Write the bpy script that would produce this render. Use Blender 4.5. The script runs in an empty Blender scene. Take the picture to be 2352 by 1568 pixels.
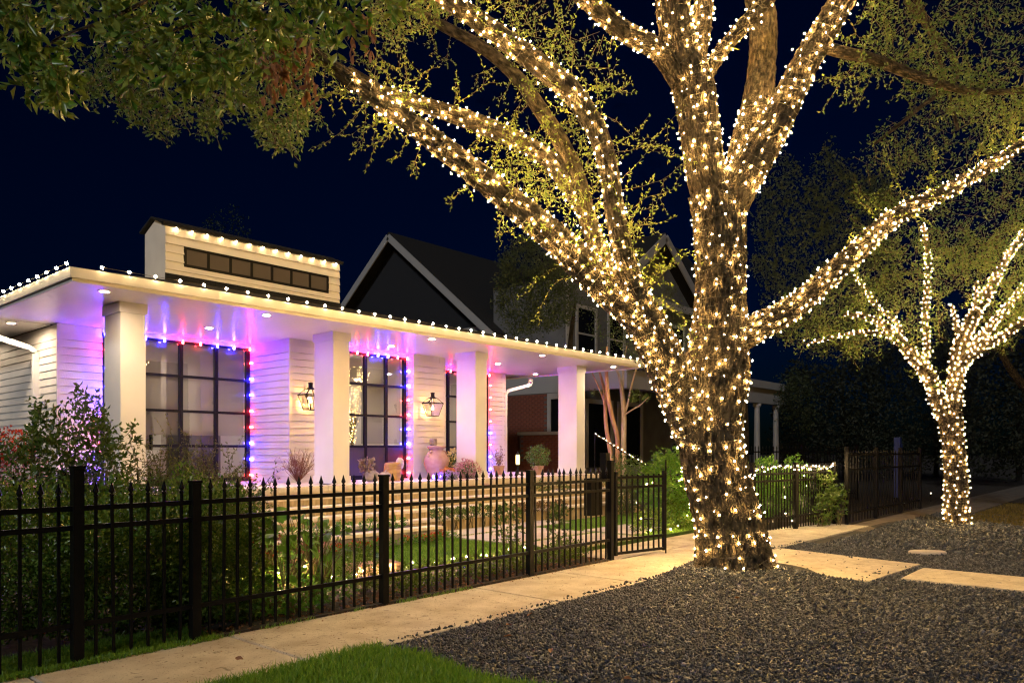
import bpy, math, random
import numpy as np
from mathutils import Vector, Matrix, noise
from mathutils.bvhtree import BVHTree

random.seed(7)
RG = np.random.default_rng(11)
S = bpy.context.scene
COL = S.collection

# ------------------------------------------------------------------ camera
H = 1.5
FW = np.array([0.7524, 0.6587]); RT = np.array([0.6587, -0.7524])
FPX, CX, HY = 1739.0, 1176.0, 1033.0          # focal length, centre and horizon on a 2352 x 1568 frame
cd = bpy.data.cameras.new("camera"); cam = bpy.data.objects.new("camera", cd); COL.objects.link(cam)
cam.location = (0, 0, H)
cam.rotation_euler = (math.pi / 2, 0, math.atan2(-FW[0], FW[1]))
cd.sensor_width = 36.0; cd.lens = 36.0 * FPX / 2352.0
cd.shift_y = (HY - 784.0) / 2352.0
cd.clip_start = 0.05; cd.clip_end = 2000
S.camera = cam

# ------------------------------------------------------------------ night sky, one faint warm sun lamp (low night light)
W = bpy.data.worlds.new("World"); S.world = W; W.use_nodes = True
nt = W.node_tree; bg = nt.nodes["Background"]
sky = nt.nodes.new("ShaderNodeTexSky"); sky.sky_type = 'NISHITA'; sky.sun_disc = False
sky.sun_elevation = math.radians(2.0); sky.sun_rotation = math.radians(250)
sky.altitude = 0; sky.air_density = 1.0; sky.dust_density = 0.0; sky.ozone_density = 6.0
mx = nt.nodes.new("ShaderNodeMix"); mx.data_type = 'RGBA'; mx.blend_type = 'MULTIPLY'
mx.inputs[0].default_value = 1.0; mx.inputs[7].default_value = (0.15, 0.52, 1.0, 1)
nt.links.new(sky.outputs[0], mx.inputs[6]); nt.links.new(mx.outputs[2], bg.inputs[0])
bg.inputs[1].default_value = 0.0036
sd = bpy.data.lights.new("sun", 'SUN'); sun = bpy.data.objects.new("sun", sd); COL.objects.link(sun)
sd.energy = 0.40; sd.angle = math.radians(6); sd.color = (0.95, 0.97, 1.0)
sun.rotation_euler = (math.radians(64), 0, math.radians(-66))

S.view_settings.view_transform = 'Standard'; S.view_settings.look = 'None'
S.view_settings.gamma = 1.0; S.view_settings.exposure = 1.35
S.cycles.use_denoising = True
try: S.cycles.denoiser = 'OPENIMAGEDENOISE'
except Exception: pass
S.cycles.use_light_tree = True
S.cycles.filter_width = 1.25
S.cycles.max_bounces = 7; S.cycles.diffuse_bounces = 4; S.cycles.glossy_bounces = 4
S.cycles.transparent_max_bounces = 12; S.cycles.transmission_bounces = 4
S.cycles.sample_clamp_indirect = 6.0
S.cycles.caustics_reflective = False; S.cycles.caustics_refractive = False

# ------------------------------------------------------------------ pixel <-> place helpers
def PW(px, py, d):
    """the point at depth d behind photograph position (px, py)"""
    r = (px - CX) / FPX * d
    return np.array([FW[0]*d + RT[0]*r, FW[1]*d + RT[1]*r, H + (HY - py) / FPX * d])

# ------------------------------------------------------------------ mesh helpers
class MB:
    def __init__(s): s.v = []; s.f = []; s.n = 0
    def add(s, v, f):
        v = np.asarray(v, float).reshape(-1, 3)
        s.v.append(v); s.f += [tuple(int(i) + s.n for i in q) for q in f]; s.n += len(v); return s
    def box(s, a, b):
        x0, y0, z0 = a; x1, y1, z1 = b
        return s.add([(x0,y0,z0),(x1,y0,z0),(x1,y1,z0),(x0,y1,z0),(x0,y0,z1),(x1,y0,z1),(x1,y1,z1),(x0,y1,z1)],
                     [(0,3,2,1),(4,5,6,7),(0,1,5,4),(1,2,6,5),(2,3,7,6),(3,0,4,7)])
    def bar(s, p, q, w, h=None):
        """rectangular bar from p to q"""
        p = np.array(p, float); q = np.array(q, float); h = h or w
        t = q - p; t /= np.linalg.norm(t)
        u = np.cross(t, (0, 0, 1.0))
        if np.linalg.norm(u) < 1e-4: u = np.array([1.0, 0, 0])
        u /= np.linalg.norm(u); n = np.cross(u, t)
        o = [(-1,-1),(1,-1),(1,1),(-1,1)]
        v = [p + u*a*w/2 + n*b*h/2 for a, b in o] + [q + u*a*w/2 + n*b*h/2 for a, b in o]
        return s.add(v, [(0,1,2,3),(7,6,5,4),(0,4,5,1),(1,5,6,2),(2,6,7,3),(3,7,4,0)])
    def tube(s, path, rad, n=8, cap=True):
        path = np.asarray(path, float); m = len(path)
        rad = np.broadcast_to(np.asarray(rad, float), (m,))
        T = np.gradient(path, axis=0); T /= np.linalg.norm(T, axis=1)[:, None] + 1e-9
        u = np.cross(T[0], (0.3, 0.5, 0.81)); u /= np.linalg.norm(u)
        a = np.linspace(0, 2*math.pi, n, endpoint=False); ca, sa = np.cos(a), np.sin(a)
        vs = []
        for i in range(m):
            u = u - T[i]*np.dot(u, T[i]); u /= np.linalg.norm(u) + 1e-9
            w = np.cross(T[i], u)
            vs.append(path[i] + rad[i]*(ca[:, None]*u + sa[:, None]*w))
        f = []
        for i in range(m-1):
            for k in range(n):
                k2 = (k+1) % n
                f.append((i*n+k, i*n+k2, (i+1)*n+k2, (i+1)*n+k))
        if cap: f += [tuple(range(n))[::-1], tuple((m-1)*n + k for k in range(n))]
        return s.add(np.concatenate(vs), f)
    def lathe(s, c, prof, n=16, cap=True):
        c = np.array(c, float); a = np.linspace(0, 2*math.pi, n, endpoint=False)
        vs = [(c[0]+r*math.cos(t), c[1]+r*math.sin(t), c[2]+z) for r, z in prof for t in a]
        f = []
        for i in range(len(prof)-1):
            for k in range(n):
                k2 = (k+1) % n; f.append((i*n+k, i*n+k2, (i+1)*n+k2, (i+1)*n+k))
        if cap: f += [tuple(range(n))[::-1], tuple((len(prof)-1)*n+k for k in range(n))]
        return s.add(vs, f)
    def prism(s, poly, z0, z1):
        n = len(poly); v = [(x, y, z0) for x, y in poly] + [(x, y, z1) for x, y in poly]
        f = [tuple(range(n))[::-1], tuple(range(n, 2*n))] + [(i, (i+1) % n, (i+1) % n + n, i+n) for i in range(n)]
        return s.add(v, f)
    def mesh(s, name, mat, smooth=False):
        me = bpy.data.meshes.new(name)
        me.from_pydata(np.concatenate(s.v).tolist(), [], s.f)
        if mat is not None:
            for x in (mat if isinstance(mat, (list, tuple)) else [mat]): me.materials.append(x)
        if smooth: me.polygons.foreach_set("use_smooth", [True]*len(me.polygons))
        me.update(); return me
    def build(s, name, mat, parent=None, smooth=False, kind=None):
        return put(name, s.mesh(name, mat, smooth), parent, kind=kind)

def put(name, me, parent=None, loc=None, rot=None, scale=None, kind=None):
    o = bpy.data.objects.new(name, me); COL.objects.link(o)
    if loc is not None: o.location = tuple(float(x) for x in loc)
    if rot is not None: o.rotation_euler = rot
    if scale is not None: o.scale = (scale,)*3 if isinstance(scale, (int, float)) else scale
    if parent is not None:
        o.parent = parent
        o.matrix_parent_inverse = Matrix.Translation(-Vector(parent.location)) if parent.type == 'EMPTY' else Matrix()
    if kind: o["kind"] = kind
    return o

def thing(name, label, cat, loc=(0, 0, 0), group=None):
    o = bpy.data.objects.new(name, None); COL.objects.link(o); o.location = tuple(float(x) for x in loc)
    o.empty_display_size = 0.2
    return tag(o, label, cat, group)
def tag(o, label, cat, group=None):
    o["label"] = label; o["category"] = cat
    if group: o["group"] = group
    return o
def struct(o): o["kind"] = "structure"; return o

def np_mesh(name, verts, tris, mat, smooth=False):
    """fast triangle mesh from arrays"""
    verts = np.ascontiguousarray(verts, np.float32).reshape(-1, 3); tris = np.ascontiguousarray(tris, np.int32).reshape(-1, 3)
    me = bpy.data.meshes.new(name)
    me.vertices.add(len(verts)); me.vertices.foreach_set("co", verts.ravel())
    me.loops.add(tris.size); me.loops.foreach_set("vertex_index", tris.ravel())
    me.polygons.add(len(tris)); me.polygons.foreach_set("loop_start", np.arange(0, tris.size, 3, dtype=np.int32))
    me.materials.append(mat)
    if smooth: me.polygons.foreach_set("use_smooth", np.ones(len(tris), bool))
    me.update(calc_edges=True); return me

def resample(pts, step):
    """Catmull-Rom through pts (n x k), spaced about step in the first three columns"""
    P = np.asarray(pts, float); P = np.vstack([2*P[0]-P[1], P, 2*P[-1]-P[-2]]); out = []
    for i in range(1, len(P)-2):
        L = np.linalg.norm(P[i+1, :3]-P[i, :3]); n = max(1, int(round(L/step)))
        for t in np.arange(n)/n:
            a, b, c, d = P[i-1], P[i], P[i+1], P[i+2]
            out.append(0.5*(2*b + (c-a)*t + (2*a-5*b+4*c-d)*t*t + (3*b-a-3*c+d)*t**3))
    out.append(P[-2]); return np.array(out)

def frames(path):
    T = np.gradient(path, axis=0); T /= np.linalg.norm(T, axis=1)[:, None] + 1e-9
    u = np.cross(T[0], (0.3, 0.5, 0.81)); U = []
    for t in T:
        u = u - t*np.dot(u, t); u /= np.linalg.norm(u) + 1e-9; U.append(u.copy())
    U = np.array(U); return T, U, np.cross(T, U)

# ------------------------------------------------------------------ materials
def new_mat(name):
    m = bpy.data.materials.new(name); m.use_nodes = True
    return m, m.node_tree, m.node_tree.nodes["Principled BSDF"]
def mat(name, c, rough=0.6, c2=None, scale=6.0, detail=4, bump=0.0, bscale=40.0, metal=0.0, spec=None, stretch=None, coat=0.0, thresh=(0.35, 0.65), island=0.0):
    m, t, b = new_mat(name); N, L = t.nodes, t.links
    b.inputs["Base Color"].default_value = (*c, 1); b.inputs["Roughness"].default_value = rough; b.inputs["Metallic"].default_value = metal
    if spec is not None: b.inputs["Specular IOR Level"].default_value = spec
    if coat: b.inputs["Coat Weight"].default_value = coat
    co = N.new("ShaderNodeTexCoord"); src = co.outputs["Object"]
    if stretch:
        mp = N.new("ShaderNodeMapping"); mp.inputs["Scale"].default_value = stretch; L.new(src, mp.inputs[0]); src = mp.outputs[0]
    if c2 is not None:
        nz = N.new("ShaderNodeTexNoise"); nz.inputs["Scale"].default_value = scale; nz.inputs["Detail"].default_value = detail
        L.new(src, nz.inputs["Vector"])
        rp = N.new("ShaderNodeValToRGB"); rp.color_ramp.elements[0].position = thresh[0]; rp.color_ramp.elements[1].position = thresh[1]
        rp.color_ramp.elements[0].color = (*c, 1); rp.color_ramp.elements[1].color = (*c2, 1)
        L.new(nz.outputs[0], rp.inputs[0]); out = rp.outputs[0]
        if island:
            g = N.new("ShaderNodeNewGeometry"); hv = N.new("ShaderNodeHueSaturation"); mr = N.new("ShaderNodeMapRange")
            mr.inputs[3].default_value = 1-island; mr.inputs[4].default_value = 1+island
            L.new(g.outputs["Random Per Island"], mr.inputs[0]); L.new(mr.outputs[0], hv.inputs["Value"]); L.new(out, hv.inputs["Color"]); out = hv.outputs[0]
        L.new(out, b.inputs["Base Color"])
    if bump:
        n2 = N.new("ShaderNodeTexNoise"); n2.inputs["Scale"].default_value = bscale; n2.inputs["Detail"].default_value = 5
        L.new(src, n2.inputs["Vector"])
        bp = N.new("ShaderNodeBump"); bp.inputs["Strength"].default_value = bump; bp.inputs["Distance"].default_value = 0.02
        L.new(n2.outputs[0], bp.inputs["Height"]); L.new(bp.outputs[0], b.inputs["Normal"])
    return m
def emit(name, c, s):
    m = bpy.data.materials.new(name); m.use_nodes = True; t = m.node_tree; t.nodes.clear()
    e = t.nodes.new("ShaderNodeEmission"); o = t.nodes.new("ShaderNodeOutputMaterial")
    e.inputs[0].default_value = (*c, 1); e.inputs[1].default_value = s; t.links.new(e.outputs[0], o.inputs[0]); return m
def leafmat(name, c1, c2, rough=0.45, trans=0.35, gloss=True):
    m, t, b = new_mat(name); N, L = t.nodes, t.links
    g = N.new("ShaderNodeNewGeometry"); rp = N.new("ShaderNodeValToRGB")
    rp.color_ramp.elements[0].color = (*c1, 1); rp.color_ramp.elements[1].color = (*c2, 1)
    L.new(g.outputs["Random Per Island"], rp.inputs[0]); L.new(rp.outputs[0], b.inputs["Base Color"])
    b.inputs["Roughness"].default_value = rough
    if not gloss: b.inputs["Specular IOR Level"].default_value = 0.2
    tr = N.new("ShaderNodeBsdfTranslucent"); mxs = N.new("ShaderNodeMixShader"); mxs.inputs[0].default_value = trans
    L.new(rp.outputs[0], tr.inputs[0]); L.new(b.outputs[0], mxs.inputs[1]); L.new(tr.outputs[0], mxs.inputs[2])
    L.new(mxs.outputs[0], N["Material Output"].inputs[0]); return m
def glassmat(name, tint=(0.9, 0.9, 0.9), rough=0.0, boost=1.0):
    m = bpy.data.materials.new(name); m.use_nodes = True; t = m.node_tree; t.nodes.clear(); N, L = t.nodes, t.links
    o = N.new("ShaderNodeOutputMaterial"); fr = N.new("ShaderNodeFresnel"); fr.inputs[0].default_value = 1.52
    mu = N.new("ShaderNodeMath"); mu.operation = 'MULTIPLY'; mu.use_clamp = True; mu.inputs[1].default_value = 3.0*boost
    tr = N.new("ShaderNodeBsdfTransparent"); tr.inputs[0].default_value = (*tint, 1)
    gl = N.new("ShaderNodeBsdfGlossy"); gl.inputs["Roughness"].default_value = rough
    ms = N.new("ShaderNodeMixShader"); L.new(fr.outputs[0], mu.inputs[0]); L.new(mu.outputs[0], ms.inputs[0])
    L.new(tr.outputs[0], ms.inputs[1]); L.new(gl.outputs[0], ms.inputs[2]); L.new(ms.outputs[0], o.inputs[0]); return m
def barkmat(name, c1, c2, sc=1.0):
    m, t, b = new_mat(name); N, L = t.nodes, t.links
    at = N.new("ShaderNodeAttribute"); at.attribute_name = "bark"
    def mapped(x, y):
        mp = N.new("ShaderNodeMapping"); mp.inputs["Scale"].default_value = (x*sc, x*sc, y*sc); L.new(at.outputs["Vector"], mp.inputs[0]); return mp.outputs[0]
    wn = N.new("ShaderNodeTexNoise"); wn.inputs["Scale"].default_value = 1.0; wn.inputs["Detail"].default_value = 3; L.new(mapped(16, 9), wn.inputs["Vector"])
    mxv = N.new("ShaderNodeMix"); mxv.data_type = 'RGBA'; mxv.blend_type = 'LINEAR_LIGHT'; mxv.inputs[0].default_value = 0.55
    L.new(mapped(30, 9), mxv.inputs[6]); L.new(wn.outputs["Color"], mxv.inputs[7])
    vo = N.new("ShaderNodeTexVoronoi"); vo.feature = 'DISTANCE_TO_EDGE'; vo.inputs["Scale"].default_value = 1.0; L.new(mxv.outputs[2], vo.inputs["Vector"])
    mr = N.new("ShaderNodeMapRange"); mr.inputs[2].default_value = 0.22; L.new(vo.outputs["Distance"], mr.inputs[0])
    nz = N.new("ShaderNodeTexNoise"); nz.inputs["Scale"].default_value = 1.0; nz.inputs["Detail"].default_value = 6; L.new(mapped(55, 30), nz.inputs["Vector"])
    ad = N.new("ShaderNodeMath"); ad.operation = 'MULTIPLY_ADD'; ad.inputs[1].default_value = 0.6; L.new(nz.outputs[0], ad.inputs[0]); L.new(mr.outputs[0], ad.inputs[2])
    n3 = N.new("ShaderNodeTexNoise"); n3.inputs["Scale"].default_value = 1.0; n3.inputs["Detail"].default_value = 5; L.new(mapped(20, 8), n3.inputs["Vector"])
    rp = N.new("ShaderNodeValToRGB"); rp.color_ramp.elements[0].position = 0.36; rp.color_ramp.elements[1].position = 0.70
    rp.color_ramp.elements[0].color = (*c1, 1); rp.color_ramp.elements[1].color = (*c2, 1)
    L.new(n3.outputs[0], rp.inputs[0]); L.new(rp.outputs[0], b.inputs["Base Color"])
    bp = N.new("ShaderNodeBump"); bp.inputs["Strength"].default_value = 1.0; bp.inputs["Distance"].default_value = 0.035
    L.new(ad.outputs[0], bp.inputs["Height"]); L.new(bp.outputs[0], b.inputs["Normal"]); b.inputs["Roughness"].default_value = 0.85
    b.inputs["Specular IOR Level"].default_value = 0.2
    return m

WARM = (1.0, 0.59, 0.18)
M = dict(
    concrete=mat("pale_concrete", (0.50, 0.45, 0.37), 0.85, (0.64, 0.59, 0.50), 3.5, 8, 0.25, 90, island=0.0),
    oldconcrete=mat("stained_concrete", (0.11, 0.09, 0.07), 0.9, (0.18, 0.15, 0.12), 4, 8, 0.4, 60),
    slab=mat("cream_slab_concrete", (0.56, 0.49, 0.38), 0.85, (0.68, 0.61, 0.49), 9, 8, 0.3, 70),
    soil=mat("dark_soil", (0.018, 0.014, 0.010), 0.95, (0.045, 0.034, 0.022), 14, 6, 0.8, 30),
    lawn=mat("lawn_ground", (0.03, 0.07, 0.012), 0.95, (0.06, 0.12, 0.022), 8, 5, 0.4, 50),
    gravelbed=mat("gravel_dust", (0.030, 0.030, 0.031), 0.95, (0.055, 0.053, 0.05), 30, 5, 0.6, 120),
    limestone=mat("limestone", (0.66, 0.58, 0.46), 0.8, (0.78, 0.71, 0.59), 7, 7, 0.35, 35),
    rough_stone=mat("rough_cut_shaded_limestone", (0.40, 0.30, 0.16), 0.9, (0.62, 0.50, 0.31), 5, 8, 0.8, 26, stretch=(3.2, 3.2, 0.6)),  # rough cut; the risers' shade under lit treads is put into its colour
    paver=mat("stone_paver", (0.46, 0.41, 0.36), 0.8, (0.56, 0.51, 0.46), 5, 6, 0.2, 60),
    siding=mat("white_lap_siding_paint", (0.62, 0.58, 0.53), 0.5, (0.70, 0.66, 0.60), 2.0, 6, 0.08, 60),
    white=mat("white_paint", (0.70, 0.67, 0.63), 0.42, (0.76, 0.73, 0.69), 1.5, 6, 0.06, 30),
    soffit=mat("soffit_satin_paint", (0.70, 0.67, 0.63), 0.30, (0.75, 0.72, 0.68), 1.5, 5),
    black=mat("black_powder_coat", (0.0045, 0.0045, 0.005), 0.42, spec=0.13),
    frame=mat("black_steel_frame", (0.006, 0.006, 0.008), 0.45, spec=0.15),
    roof=mat("dark_shingle", (0.004, 0.004, 0.005), 0.97, (0.009, 0.0085, 0.009), 20, 4, 0.5, 60),
    glass=glassmat("window_glass"),
    lampglass=glassmat("lantern_glass", (0.97, 0.97, 0.95), 0, 0.25),
    door=mat("dark_door_paint", (0.030, 0.024, 0.026), 0.45),
    room=mat("interior_wall_paint", (0.46, 0.43, 0.40), 0.8),
    floorwood=mat("interior_floor", (0.16, 0.11, 0.07), 0.35, (0.22, 0.15, 0.10), 3, 5, stretch=(1, 8, 1)),
    bark=barkmat("oak_bark", (0.014, 0.011, 0.008), (0.14, 0.110, 0.07)),
    darkbark=barkmat("dark_bark", (0.012, 0.010, 0.008), (0.035, 0.028, 0.02)),
    twig=mat("twig_bark", (0.10, 0.075, 0.03), 0.8, (0.16, 0.13, 0.05), 10),
    wire=mat("string_wire", (0.045, 0.035, 0.022), 0.5),
    oakleaf=leafmat("oak_leaf", (0.05, 0.12, 0.016), (0.17, 0.23, 0.05), 0.38),
    sproutleaf=leafmat("sprout_leaf", (0.10, 0.17, 0.018), (0.24, 0.29, 0.05), 0.45),
    nearleaf=leafmat("near_oak_leaf", (0.06, 0.17, 0.022), (0.26, 0.33, 0.07), 0.28),
    dryleaf=leafmat("dry_brown_leaf", (0.15, 0.065, 0.032), (0.34, 0.17, 0.085), 0.6),
    hedge=leafmat("glossy_hedge_leaf", (0.06, 0.14, 0.018), (0.20, 0.28, 0.045), 0.24, 0.22),
    shrub=leafmat("shrub_leaf", (0.05, 0.11, 0.016), (0.13, 0.19, 0.035), 0.33),
    bright=leafmat("fresh_green_leaf", (0.07, 0.22, 0.018), (0.19, 0.36, 0.045), 0.4),
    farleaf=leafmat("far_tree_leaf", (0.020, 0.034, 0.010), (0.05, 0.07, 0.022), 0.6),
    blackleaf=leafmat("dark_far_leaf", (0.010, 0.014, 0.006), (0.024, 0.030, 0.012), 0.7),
    pink=leafmat("pink_petal", (0.45, 0.16, 0.24), (0.70, 0.42, 0.46), 0.6, 0.3, False),
    red=leafmat("red_petal", (0.35, 0.03, 0.02), (0.60, 0.10, 0.04), 0.6, 0.3, False),
    orange=leafmat("orange_petal", (0.60, 0.20, 0.04), (0.75, 0.36, 0.08), 0.6, 0.3, False),
    yellow=leafmat("yellow_petal", (0.55, 0.46, 0.12), (0.75, 0.68, 0.30), 0.6, 0.3, False),
    violet=leafmat("violet_petal", (0.32, 0.20, 0.42), (0.60, 0.45, 0.62), 0.6, 0.3, False),
    grass=leafmat("grass_blade", (0.08, 0.22, 0.016), (0.27, 0.44, 0.045), 0.45, 0.35, True),
    drygrass=leafmat("dry_grass_blade", (0.09, 0.08, 0.02), (0.18, 0.13, 0.04), 0.6, 0.3, False),
    stone=None,
    terracotta=mat("terracotta", (0.36, 0.20, 0.12), 0.8, (0.48, 0.32, 0.20), 6, 6, 0.3, 40),
    wood=mat("carved_wood", (0.30, 0.16, 0.06), 0.7, (0.46, 0.27, 0.11), 5, 6, 0.3, 20, stretch=(1, 1, 6)),
    greystone=mat("weathered_stone", (0.22, 0.18, 0.16), 0.9, (0.36, 0.31, 0.28), 9, 6, 0.6, 30),
    brick=mat("red_brick", (0.12, 0.034, 0.020), 0.9, (0.19, 0.058, 0.032), 9, 4, 0.3, 60),
    mortar=mat("mortar", (0.10, 0.08, 0.07), 0.95),
    greysiding=mat("grey_siding_paint", (0.085, 0.088, 0.092), 0.7, (0.11, 0.112, 0.118), 2, 3),
    darksiding=mat("near_black_siding", (0.009, 0.010, 0.013), 0.85),  # near-black copy of the grey siding, for the main gable volume
    greytrim=mat("pale_grey_trim", (0.30, 0.295, 0.29), 0.6),
    darkglass=mat("dark_window_glass", (0.006, 0.007, 0.008), 0.06),
    myrtle=mat("peeling_myrtle_bark", (0.34, 0.16, 0.08), 0.6, (0.50, 0.30, 0.17), 6, 5, 0.2, 20, stretch=(3, 3, 0.5)),
    myrtlepale=mat("pale_myrtle_bark", (0.46, 0.36, 0.26), 0.6, (0.34, 0.23, 0.14), 7, 5, 0.2, 20, stretch=(3, 3, 0.7)),
    bluelight=mat("blue_light_tone", (0.012, 0.03, 0.15), 0.6),  # blue light falling on the far post, given as its colour
    bulb=emit("warm_bulb", WARM, 300),
    bulb2=emit("warm_bulb_second", WARM, 210),
    eave=emit("warm_eave_bulb", (1.0, 0.69, 0.32), 165),
    clerebulb=emit("warm_clerestory_bulb", (1.0, 0.70, 0.34), 30),
    redbulb=emit("red_bulb", (1.0, 0.022, 0.03), 78),
    bluebulb=emit("blue_bulb", (0.03, 0.018, 1.0), 270),
    down=emit("downlight_lens", (1.0, 0.77, 0.53), 470),
    inlamp=emit("interior_downlight", (1.0, 0.86, 0.70), 330),
    garden=emit("garden_bulb", (1.0, 0.66, 0.28), 520),
    flame=emit("gas_flame", (1.0, 0.50, 0.14), 380),
    pathlamp=emit("path_lamp", (1.0, 0.85, 0.62), 14),
)
def stonemat():
    m, t, b = new_mat("blue_grey_gravel"); N, L = t.nodes, t.links
    g = N.new("ShaderNodeNewGeometry"); rp = N.new("ShaderNodeValToRGB")
    e = rp.color_ramp.elements; e[0].color = (0.010, 0.014, 0.022, 1); e[1].color = (0.17, 0.18, 0.20, 1); e[1].position = 1.0
    k = e.new(0.80); k.color = (0.042, 0.053, 0.072, 1)
    L.new(g.outputs["Random Per Island"], rp.inputs[0]); L.new(rp.outputs[0], b.inputs["Base Color"]); b.inputs["Roughness"].default_value = 0.5
    return m
M["stone"] = stonemat()
def weather(m, spots=(0.10, 0.08, 0.055), amount=0.75, sc=2.2):
    """add soft blotches, fine dark specks and thin scuffs to a concrete"""
    t = m.node_tree; N, L = t.nodes, t.links; b = N["Principled BSDF"]; src = b.inputs["Base Color"].links[0].from_socket
    co = N.new("ShaderNodeTexCoord"); g = N.new("ShaderNodeNewGeometry")
    def layer(scale, lo, hi, col, fac, src, detail=6, dist=0.0):
        nz = N.new("ShaderNodeTexNoise"); nz.inputs["Scale"].default_value = scale; nz.inputs["Detail"].default_value = detail; nz.inputs["Distortion"].default_value = dist
        L.new(g.outputs["Position"], nz.inputs["Vector"]); mr = N.new("ShaderNodeMapRange"); mr.inputs[1].default_value = lo; mr.inputs[2].default_value = hi; mr.inputs[4].default_value = fac
        L.new(nz.outputs[0], mr.inputs[0]); mx_ = N.new("ShaderNodeMix"); mx_.data_type = 'RGBA'; L.new(mr.outputs[0], mx_.inputs[0]); L.new(src, mx_.inputs[6]); mx_.inputs[7].default_value = (*col, 1); return mx_.outputs[2]
    c = layer(sc, 0.48, 0.72, (0.30, 0.23, 0.15), 0.55*amount, src)
    c = layer(14, 0.60, 0.70, spots, 0.55*amount, c, 8, 1.5)
    c = layer(75, 0.63, 0.70, spots, 0.85*amount, c, 3)
    L.new(c, b.inputs["Base Color"])
weather(M["concrete"], (.06, .045, .03), 1.15); weather(M["slab"], (.06, .045, .03), 1.0); weather(M["limestone"], amount=0.3); weather(M["paver"], amount=0.4)

# ------------------------------------------------------------------ foliage helpers
def unit(a): return a / (np.linalg.norm(a, axis=-1, keepdims=True) + 1e-9)
def leaf_arrays(p, t, L, Wd, curl=0.25):
    """p base points, t directions, L lengths, Wd widths -> folded diamond leaves"""
    n = len(p); t = unit(t); r = RG.normal(size=(n, 3)); s = unit(np.cross(t, r)); nn = np.cross(s, t)
    L = np.broadcast_to(L, (n,))[:, None]; Wd = np.broadcast_to(Wd, (n,))[:, None]
    v = np.stack([p, p + t*L*0.5 + s*Wd*0.5 + nn*Wd*curl, p + t*L - nn*L*0.12, p + t*L*0.5 - s*Wd*0.5 + nn*Wd*curl], 1).reshape(-1, 3)
    b = np.arange(n)[:, None]*4
    f = np.concatenate([b + [0, 1, 2], b + [0, 2, 3]], 1).reshape(-1, 3)
    return v, f
class Leaves:
    def __init__(s): s.v = []; s.f = []; s.n = 0
    def add(s, p, t, L, Wd, curl=0.25):
        if len(p) == 0: return
        v, f = leaf_arrays(np.asarray(p, float), np.asarray(t, float), L, Wd, curl); s.v.append(v); s.f.append(f + s.n); s.n += len(v)
    def build(s, name, m, parent=None, kind="stuff"):
        if not s.v: return None
        return put(name, np_mesh(name, np.concatenate(s.v), np.concatenate(s.f), m), parent, kind=kind)
class Twigs:
    """thin three-sided twigs, joined"""
    def __init__(s): s.v = []; s.f = []; s.n = 0
    def add(s, path, r0, r1):
        path = np.asarray(path, float); m = len(path); T = unit(np.gradient(path, axis=0))
        u = unit(np.cross(T, (0.31, 0.52, 0.79))); w = np.cross(T, u); r = np.linspace(r0, r1, m)[:, None]
        v = np.stack([path + r*(math.cos(a)*u + math.sin(a)*w) for a in (0, 2.094, 4.189)], 1).reshape(-1, 3)
        i = np.arange(m-1)[:, None]*3
        f = np.concatenate([np.concatenate([i + [k, (k+1) % 3, k+3], i + [(k+1) % 3, (k+1) % 3+3, k+3]], 1) for k in range(3)], 1).reshape(-1, 3)
        s.v.append(v); s.f.append(f + s.n); s.n += len(v)
    def build(s, name, m, parent=None):
        return put(name, np_mesh(name, np.concatenate(s.v), np.concatenate(s.f), m), parent, kind="stuff")

def spray(lv, tw, p, d, length, leafL, leafW, subs=4, per=4, r=0.004, droop=0.0, lean=0.55, node=0.10):
    """a twig with side twigs, leaf rosettes at the nodes"""
    p = np.array(p, float); d = np.array(d, float)/np.linalg.norm(d)
    def shoot(p, d, ln, r0, depth):
        n = max(3, int(ln/node)+1); pts = [p]; dd = d.copy()
        for i in range(n):
            dd = dd + RG.normal(size=3)*0.16; dd[2] -= droop*0.12; dd /= np.linalg.norm(dd)
            pts.append(pts[-1] + dd*ln/n)
        pts = np.array(pts)
        if tw is not None: tw.add(pts, r0, r0*0.35)
        if depth == 0:
            for _ in range(subs):
                k = RG.integers(1, n); q = unit(dd*0.6 + RG.normal(size=3)*0.8)
                shoot(pts[k], q, ln*RG.uniform(0.25, 0.5), r0*0.6, 1)
        ks = np.repeat(np.arange(1, n+1), per); m = len(ks)
        base = pts[ks] + RG.normal(size=(m, 3))*0.004
        ax = unit(np.diff(pts, axis=0))[np.minimum(ks-1, n-1)]
        dirs = ax*lean + unit(RG.normal(size=(m, 3)))*0.85; dirs[:, 2] -= droop*0.25
        lv.add(base, dirs, leafL*RG.uniform(0.6, 1.15, m), leafW*RG.uniform(0.7, 1.15, m))
    shoot(p, d, length, r, 0)

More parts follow.
